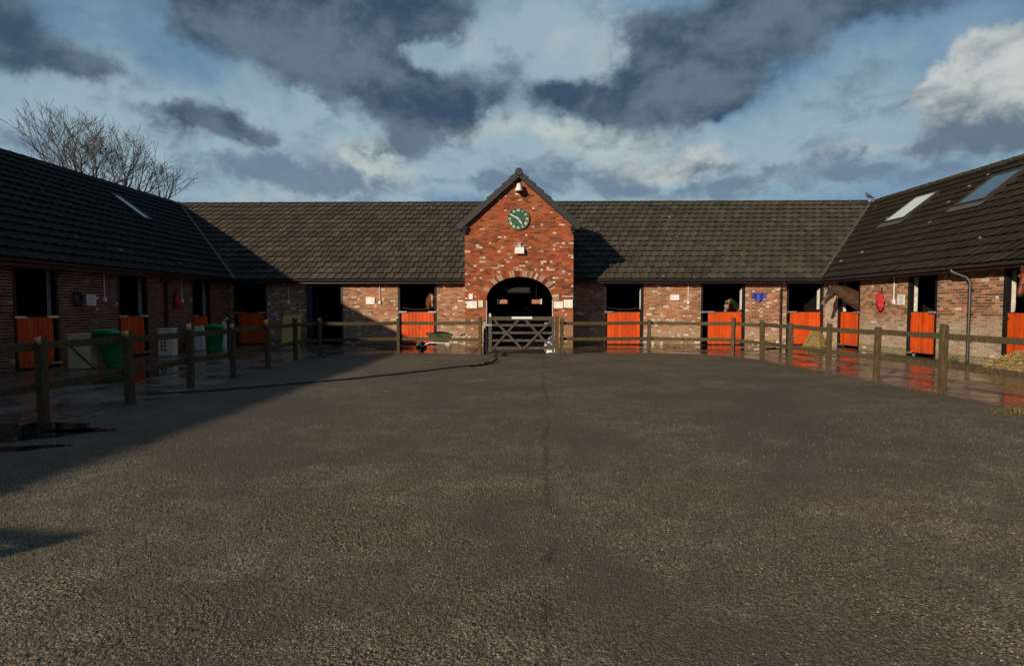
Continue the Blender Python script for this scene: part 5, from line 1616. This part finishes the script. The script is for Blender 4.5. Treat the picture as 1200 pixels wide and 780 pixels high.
def make_horse(name, label, loc, rz, skin, mane_m, poll, neck_mid, muzzle, halter=None, chest_x=-0.95, group=None, scale=1.0):
    """local: +x is forward, poll / muzzle are (x, z) points in the side plane"""
    rb = MB()
    px, pz = poll; nx, nz = neck_mid; mx, mz = muzzle
    # trunk
    loft(rb, [(-2.55, 0, 1.28, 0.10, 0.10), (-2.42, 0, 1.25, 0.27, 0.22), (-2.1, 0, 1.24, 0.33, 0.28), (-1.7, 0, 1.18, 0.34, 0.30), (chest_x - 0.3, 0, 1.18, 0.36, 0.27), (chest_x, 0, 1.2, 0.33, 0.23), (chest_x + 0.12, 0, 1.2, 0.22, 0.16)])
    # neck
    cx = chest_x
    loft(rb, [(cx - 0.25, 0, 1.32, 0.34, 0.19), (cx + 0.02, 0, 1.42, 0.31, 0.16), (nx, 0, nz, 0.225, 0.115), ((nx + px) / 2 + 0.02, 0, (nz + pz) / 2 + 0.03, 0.17, 0.095), (px - 0.03, 0, pz - 0.06, 0.135, 0.085), (px + 0.04, 0, pz - 0.05, 0.09, 0.06)])
    # head
    d = Vector((mx - px, 0, mz - pz)); L = d.length; d.normalize()
    dn = Vector((d.z, 0, -d.x))     # towards the jaw
    if dn.z > 0 and dn.x > 0: dn = -dn
    if dn.x > 0: dn = -dn
    def hp(s, o): 
        q = Vector((px, 0, pz)) + d * (L * s) + dn * o
        return (q.x, 0, q.z)
    loft(rb, [hp(-0.07, 0.02) + (0.05, 0.05), hp(0.0, 0.04) + (0.10, 0.085), hp(0.16, 0.065) + (0.135, 0.098), hp(0.32, 0.07) + (0.135, 0.095), hp(0.5, 0.045) + (0.105, 0.075), hp(0.68, 0.03) + (0.085, 0.062), hp(0.84, 0.03) + (0.08, 0.06), hp(0.95, 0.035) + (0.07, 0.055), hp(1.0, 0.04) + (0.035, 0.03)])
    # jaw and lip
    loft(rb, [hp(0.1, 0.13) + (0.06, 0.06), hp(0.26, 0.15) + (0.075, 0.075), hp(0.42, 0.12) + (0.055, 0.06), hp(0.62, 0.085) + (0.035, 0.045), hp(0.86, 0.095) + (0.035, 0.04), hp(0.93, 0.10) + (0.02, 0.025)])
    for s in (-1, 1):
        e0 = hp(0.0, -0.02); 
        tipx = Vector((px, 0, pz)) - d * 0.16 - dn * 0.03
        loft(rb, [(e0[0], s * 0.055, e0[2], 0.035, 0.03), (e0[0] * .5 + tipx.x * .5, s * 0.075, e0[2] * .5 + tipx.z * .5, 0.04, 0.022), (tipx.x, s * 0.065, tipx.z, 0.008, 0.006)], 10)
        br = hp(0.26, -0.045)
        loft(rb, [(br[0] - d.x * .05, s * 0.075, br[2] - d.z * .05, 0.012, 0.012), (br[0], s * 0.088, br[2], 0.025, 0.02), (br[0] + d.x * .05, s * 0.075, br[2] + d.z * .05, 0.012, 0.012)], 8)
        # legs
        fx = cx - 0.12
        loft(rb, [(fx, s * 0.15, 1.15, 0.14, 0.10), (fx, s * 0.15, 0.85, 0.085, 0.07), (fx + .01, s * 0.14, 0.52, 0.052, 0.05), (fx + .01, s * 0.14, 0.47, 0.055, 0.05), (fx, s * 0.14, 0.28, 0.035, 0.032), (fx, s * 0.14, 0.14, 0.042, 0.04), (fx + 0.03, s * 0.14, 0.07, 0.05, 0.05), (fx + 0.04, s * 0.14, 0.0, 0.065, 0.06)], 12)
        hx = -2.28
        loft(rb, [(hx, s * 0.16, 1.15, 0.2, 0.11), (hx + .06, s * 0.16, 0.85, 0.13, 0.085), (hx - 0.10, s * 0.15, 0.58, 0.06, 0.05), (hx - 0.12, s * 0.15, 0.5, 0.06, 0.048), (hx - 0.08, s * 0.15, 0.3, 0.036, 0.034), (hx - 0.07, s * 0.15, 0.14, 0.044, 0.042), (hx - 0.04, s * 0.15, 0.06, 0.05, 0.05), (hx - .03, s * 0.15, 0.0, 0.065, 0.06)], 12)
    me = bpy.data.meshes.new(name + '_raw'); me.from_pydata(rb.v, [], rb.f); me.update()
    tmp = bpy.data.objects.new('tmp', me); COL.objects.link(tmp)
    md = tmp.modifiers.new('r', 'REMESH'); md.mode = 'VOXEL'; md.voxel_size = 0.016
    ms = tmp.modifiers.new('s', 'SMOOTH'); ms.factor = 0.5; ms.iterations = 5
    dg = bpy.context.evaluated_depsgraph_get()
    me2 = bpy.data.meshes.new_from_object(tmp.evaluated_get(dg))
    bpy.data.objects.remove(tmp); bpy.data.meshes.remove(me)
    nv = len(me2.vertices)
    co = np.empty(nv * 3); me2.vertices.foreach_get('co', co); co = co.reshape(-1, 3)
    dv = np.array(d); s_ = (co - np.array([px, 0, pz])) @ dv / L
    o_ = (co - np.array([px, 0, pz])) @ np.array(dn)
    near = (np.abs(co[:, 1]) < 0.13) & (s_ > 0.0) & (o_ < 0.25) & (o_ > -0.12)
    r = np.where(near, np.clip((s_ - 0.80) / 0.12, 0, 1), 0)
    front = near & (o_ < -0.01)
    gq = np.where(front, np.clip((0.030 - np.abs(co[:, 1])) / 0.018, 0, 1) * np.clip((0.62 - s_) / 0.2, 0, 1) * np.clip((s_ - 0.05) / 0.1, 0, 1), 0)
    at = me2.attributes.new('Col', 'FLOAT_COLOR', 'POINT')
    arr = np.ones((nv, 4), np.float32); arr[:, 0] = r; arr[:, 1] = gq; arr[:, 2] = 0
    at.data.foreach_set('color', arr.ravel())
    me2.polygons.foreach_set('use_smooth', [True] * len(me2.polygons))
    me2.materials.clear(); me2.materials.append(skin)
    me2.name = name
    t = thing(name, (0, 0, 0), label, 'horse', group)
    body = bpy.data.objects.new('body', me2); COL.objects.link(body); body.parent = t
    for s in (-1, 1):
        e = hp(0.275, -0.035)
        mb = MB(); mb.lathe(frame_at((e[0], s * 0.083, e[2])), [(0.0, -0.022), (0.016, -0.016), (0.022, 0), (0.016, 0.016), (0, 0.022)], 12); mb.build('eye', HM_EYE, t)
        e = hp(0.93, -0.005)
        mb = MB(); mb.lathe(frame_at((e[0], s * 0.046, e[2])), [(0.0, -0.02), (0.01, -0.014), (0.014, 0), (0.01, 0.014), (0, 0.02)], 10); mb.build('nostril', HM_EYE, t)
    # mane: locks down the crest
    mb = MB(); rnd = random.Random(3)
    crest = smooth_path([(cx - 0.2, 0, 1.66), (cx + 0.05, 0, 1.72), (nx - 0.06, 0, nz + 0.21), ((nx + px) / 2 - 0.03, 0, (nz + pz) / 2 + 0.175), (px - 0.05, 0, pz + 0.06), (px + 0.05, 0, pz + 0.06)], 8)
    for i in range(len(crest) - 1):
        for _ in range(5):
            q = Vector(crest[i]).lerp(Vector(crest[i + 1]), rnd.random())
            sd = 1
            l = rnd.uniform(0.12, 0.22)
            w_ = 0.016
            fwd = Vector((rnd.uniform(-0.05, 0.05), 0, 0))
            a = q + Vector((0, rnd.uniform(-0.01, 0.01), 0.012)); b_ = q + Vector((0, sd * 0.075, -l * 0.4)) + fwd * 0.5; c_ = q + Vector((0, sd * 0.10, -l)) + fwd
            s = Vector((w_, 0, 0))
            mb.add([a - s, a + s, b_ + s, c_, b_ - s], [(0, 1, 2, 4), (4, 2, 3)])
    fl0 = hp(-0.02, -0.06)
    for _ in range(14):
        a = Vector((fl0[0], rnd.uniform(-0.035, 0.035), fl0[2] + 0.02)); c_ = a + Vector(d) * rnd.uniform(0.08, 0.16) - Vector(dn) * 0.04
        s = Vector((0, 0.012, 0)); b_ = a.lerp(c_, 0.6) - Vector(dn) * 0.02
        mb.add([a - s, a + s, b_ + s, c_, b_ - s], [(0, 1, 2, 4), (4, 2, 3)])
    mb.build('mane', mane_m, t)
    if halter is not None:
        mb = MB()
        for s0, o0, hh, ww in ((0.60, 0.045, 0.108, 0.078),):
            pts_ = []
            ctr = Vector(hp(s0, o0))
            for k in range(21):
                a = 2 * math.pi * k / 20
                pts_.append(ctr + Vector((0, 1, 0)) * math.cos(a) * ww + Vector(dn) * math.sin(a) * hh)
            mb.tube(pts_, 0.011, 6)
        for s in (-1, 1):
            mb.tube([Vector(hp(0.60, 0.03)) + Vector((0, s * 0.078, 0)), Vector(hp(0.36, 0.06)) + Vector((0, s * 0.1, 0)), Vector(hp(0.04, 0.03)) + Vector((0, s * 0.09, 0)), Vector(hp(-0.04, -0.03)) + Vector((0, s * 0.03, 0))], 0.011, 6)
        mb.build('halter', halter, t)
    t.location = loc; t.rotation_euler = (0, 0, rz); t.scale = (scale,) * 3
    return t
SK_BAY = horse_skin('bay_coat', (0.034, 0.015, 0.009, 1), (0.078, 0.036, 0.019, 1), (0.22, 0.15, 0.11, 1), True)
SK_CHEST = horse_skin('chestnut_coat', (0.11, 0.024, 0.008, 1), (0.18, 0.04, 0.012, 1), (0.04, 0.02, 0.015, 1), False)
SK_DUN = horse_skin('dun_coat', (0.20, 0.13, 0.075, 1), (0.3, 0.2, 0.12, 1), (0.36, 0.27, 0.19, 1), False)
SK_BLZ = horse_skin('dark_chestnut_coat', (0.13, 0.04, 0.018, 1), (0.2, 0.06, 0.024, 1), (0.3, 0.22, 0.18, 1), True)
make_horse('horse', 'bay horse with black mane leaning its neck out over the corner door', (11.30, 21.05, 0.03), math.radians(180 - 10), SK_BAY, HM_MANE, (0.10, 1.89), (-0.36, 1.76), (0.33, 1.40), M_RUBBER, scale=1.12)
make_horse('horse', 'chestnut horse looking out over the door behind the straw heap', (11.72, 13.55, 0.03), math.radians(180 + 14), SK_CHEST, simple('chestnut_mane', (0.07, 0.02, 0.01), 0.6), (0.02, 2.36), (-0.42, 1.98), (0.22, 1.72), M_RUBBER)
make_horse('horse', 'pale dun horse low in the dark doorway beside the blue rug', (8.42, 23.62, 0.03), math.radians(-90 - 38), SK_DUN, HM_MANE, (0.02, 1.62), (-0.42, 1.6), (0.36, 1.22), M_RUBBER)
make_horse('horse', 'dark horse with a white blaze in the doorway behind the wheelbarrow', (-3.74, 23.5, 0.03), math.radians(-90 + 20), SK_BLZ, HM_MANE, (0.02, 2.02), (-0.42, 1.8), (0.28, 1.5), None)

# sagging chains across two open top doors
for (a, b, lab) in ((-4.86, -3.55, 'dark chain sagging across the open door behind the wheelbarrow'), (3.40, 4.71, 'dark chain sagging across the open door next to the gable')):
    mb = MB()
    pts_ = [F_REAR.P(a + (b - a) * k / 14, 1.5 - 0.09 * math.sin(math.pi * k / 14), -0.10) for k in range(15)]
    mb.tube(pts_, 0.018, 6)
    tag(recentre(mb.build('door_chain', M_GUTTER), F_REAR.P((a + b) / 2, 1.4, -0.10)), lab, 'chain', 'chains across the open doors')

# ------------------------------------------------------------------ bare trees behind the shaded wing
def bare_tree(label, x, y, top, rx, rz, seed, limbs):
    rnd = random.Random(seed)
    t = thing('bare_tree', (x, y, -0.08), label, 'tree', 'bare trees behind the shaded wing')
    trunk = MB(); crown = MB()
    ctr = Vector((x, y, top - rz))
    def inside(q, k=1.0):
        d = q - ctr
        w_ = 1 + 0.22 * mnoise.noise(d * 0.7 + Vector((seed, 0, 0)))
        return (d.x / rx) ** 2 + (d.y / rx) ** 2 + (d.z / rz) ** 2 < (k * w_) ** 2
    def grow(p, d, r, L, depth):
        n = 5 if depth < 2 else 3
        pts = [p]; rs = [r]
        q = p.copy(); dd = d.copy()
        for i in range(n):
            dd = (dd + Vector((rnd.gauss(0, 0.12), rnd.gauss(0, 0.12), rnd.gauss(0.04, 0.08)))).normalized()
            q = q + dd * (L / n)
            pts.append(q.copy()); rs.append(max(0.010, r * (1 - 0.55 * (i + 1) / n)))
            if i > 0 and q.z > ctr.z - rz * 0.6 and not inside(q): break
        crown.tube(pts, rs, 6 if depth < 2 else (4 if depth < 3 else 3), caps=False)
        if depth >= 5 or len(pts) < n + 1 and depth > 2: return
        nb = (4, 4, 3, 3, 2)[depth]
        for k in range(nb):
            i = 1 + int((len(pts) - 1) * (0.35 + 0.65 * (k + rnd.random()) / nb)); i = min(i, len(pts) - 1)
            ax = Vector((rnd.gauss(0, 1), rnd.gauss(0, 1), rnd.gauss(0, 0.5))).normalized()
            nd = (dd + ax * rnd.uniform(0.5, 0.85) + Vector((0, 0, 0.12))).normalized()
            grow(pts[i], nd, max(0.011, rs[i] * rnd.uniform(0.55, 0.75)), L * rnd.uniform(0.56, 0.76), depth + 1)
    fork = Vector((x, y, top - 2 * rz * 0.92))
    pts = [Vector((x, y, -0.1)), Vector((x + .05, y, 1.6)), Vector((x - .06, y + .05, fork.z * 0.6)), fork]
    trunk.tube(pts, [0.34, 0.27, 0.22, 0.19], 10, caps=False)
    for k in range(limbs):
        a = 2 * math.pi * (k + rnd.uniform(-.2, .2)) / limbs
        tilt = rnd.uniform(0.35, 0.75)
        d = Vector((math.cos(a) * tilt, math.sin(a) * tilt, 1)).normalized()
        grow(fork - Vector((0, 0, rnd.uniform(0, .5))), d, rnd.uniform(0.09, 0.13), rz * rnd.uniform(0.95, 1.2), 0)
    trunk.build('trunk', M_BARK, t); crown.build('crown', M_BARK, t)
bare_tree('tall bare twiggy tree, the tallest and furthest from the clock', -26.9, 34, 13.0, 2.4, 3.3, 4, 6)
bare_tree('bare twiggy tree in the middle of the three', -25.6, 35.5, 12.3, 2.4, 3.2, 8, 6)
bare_tree('short bare tree spreading nearest the clock gable', -24.3, 36.5, 11.0, 2.1, 2.8, 15, 5)

# made-up post outside the picture, added to cast the shadow across the yard corner
t = thing('shadow_post', (-7.6, -2.1, 0.0), 'made-up slim post with a short arm, unseen, casting a shadow on the yard', 'post')
mb = MB(); mb.box(WORLD, -7.66, -7.54, -2.16, -2.04, -0.08, 2.45); mb.build('post', M_WOOD, t, bevel=0.01)
mb = MB(); mb.bar((-7.67, -2.09, 2.40), (-8.2, -1.98, 2.40), 0.06, 0.09); mb.build('arm', M_WOOD, t, bevel=0.01)
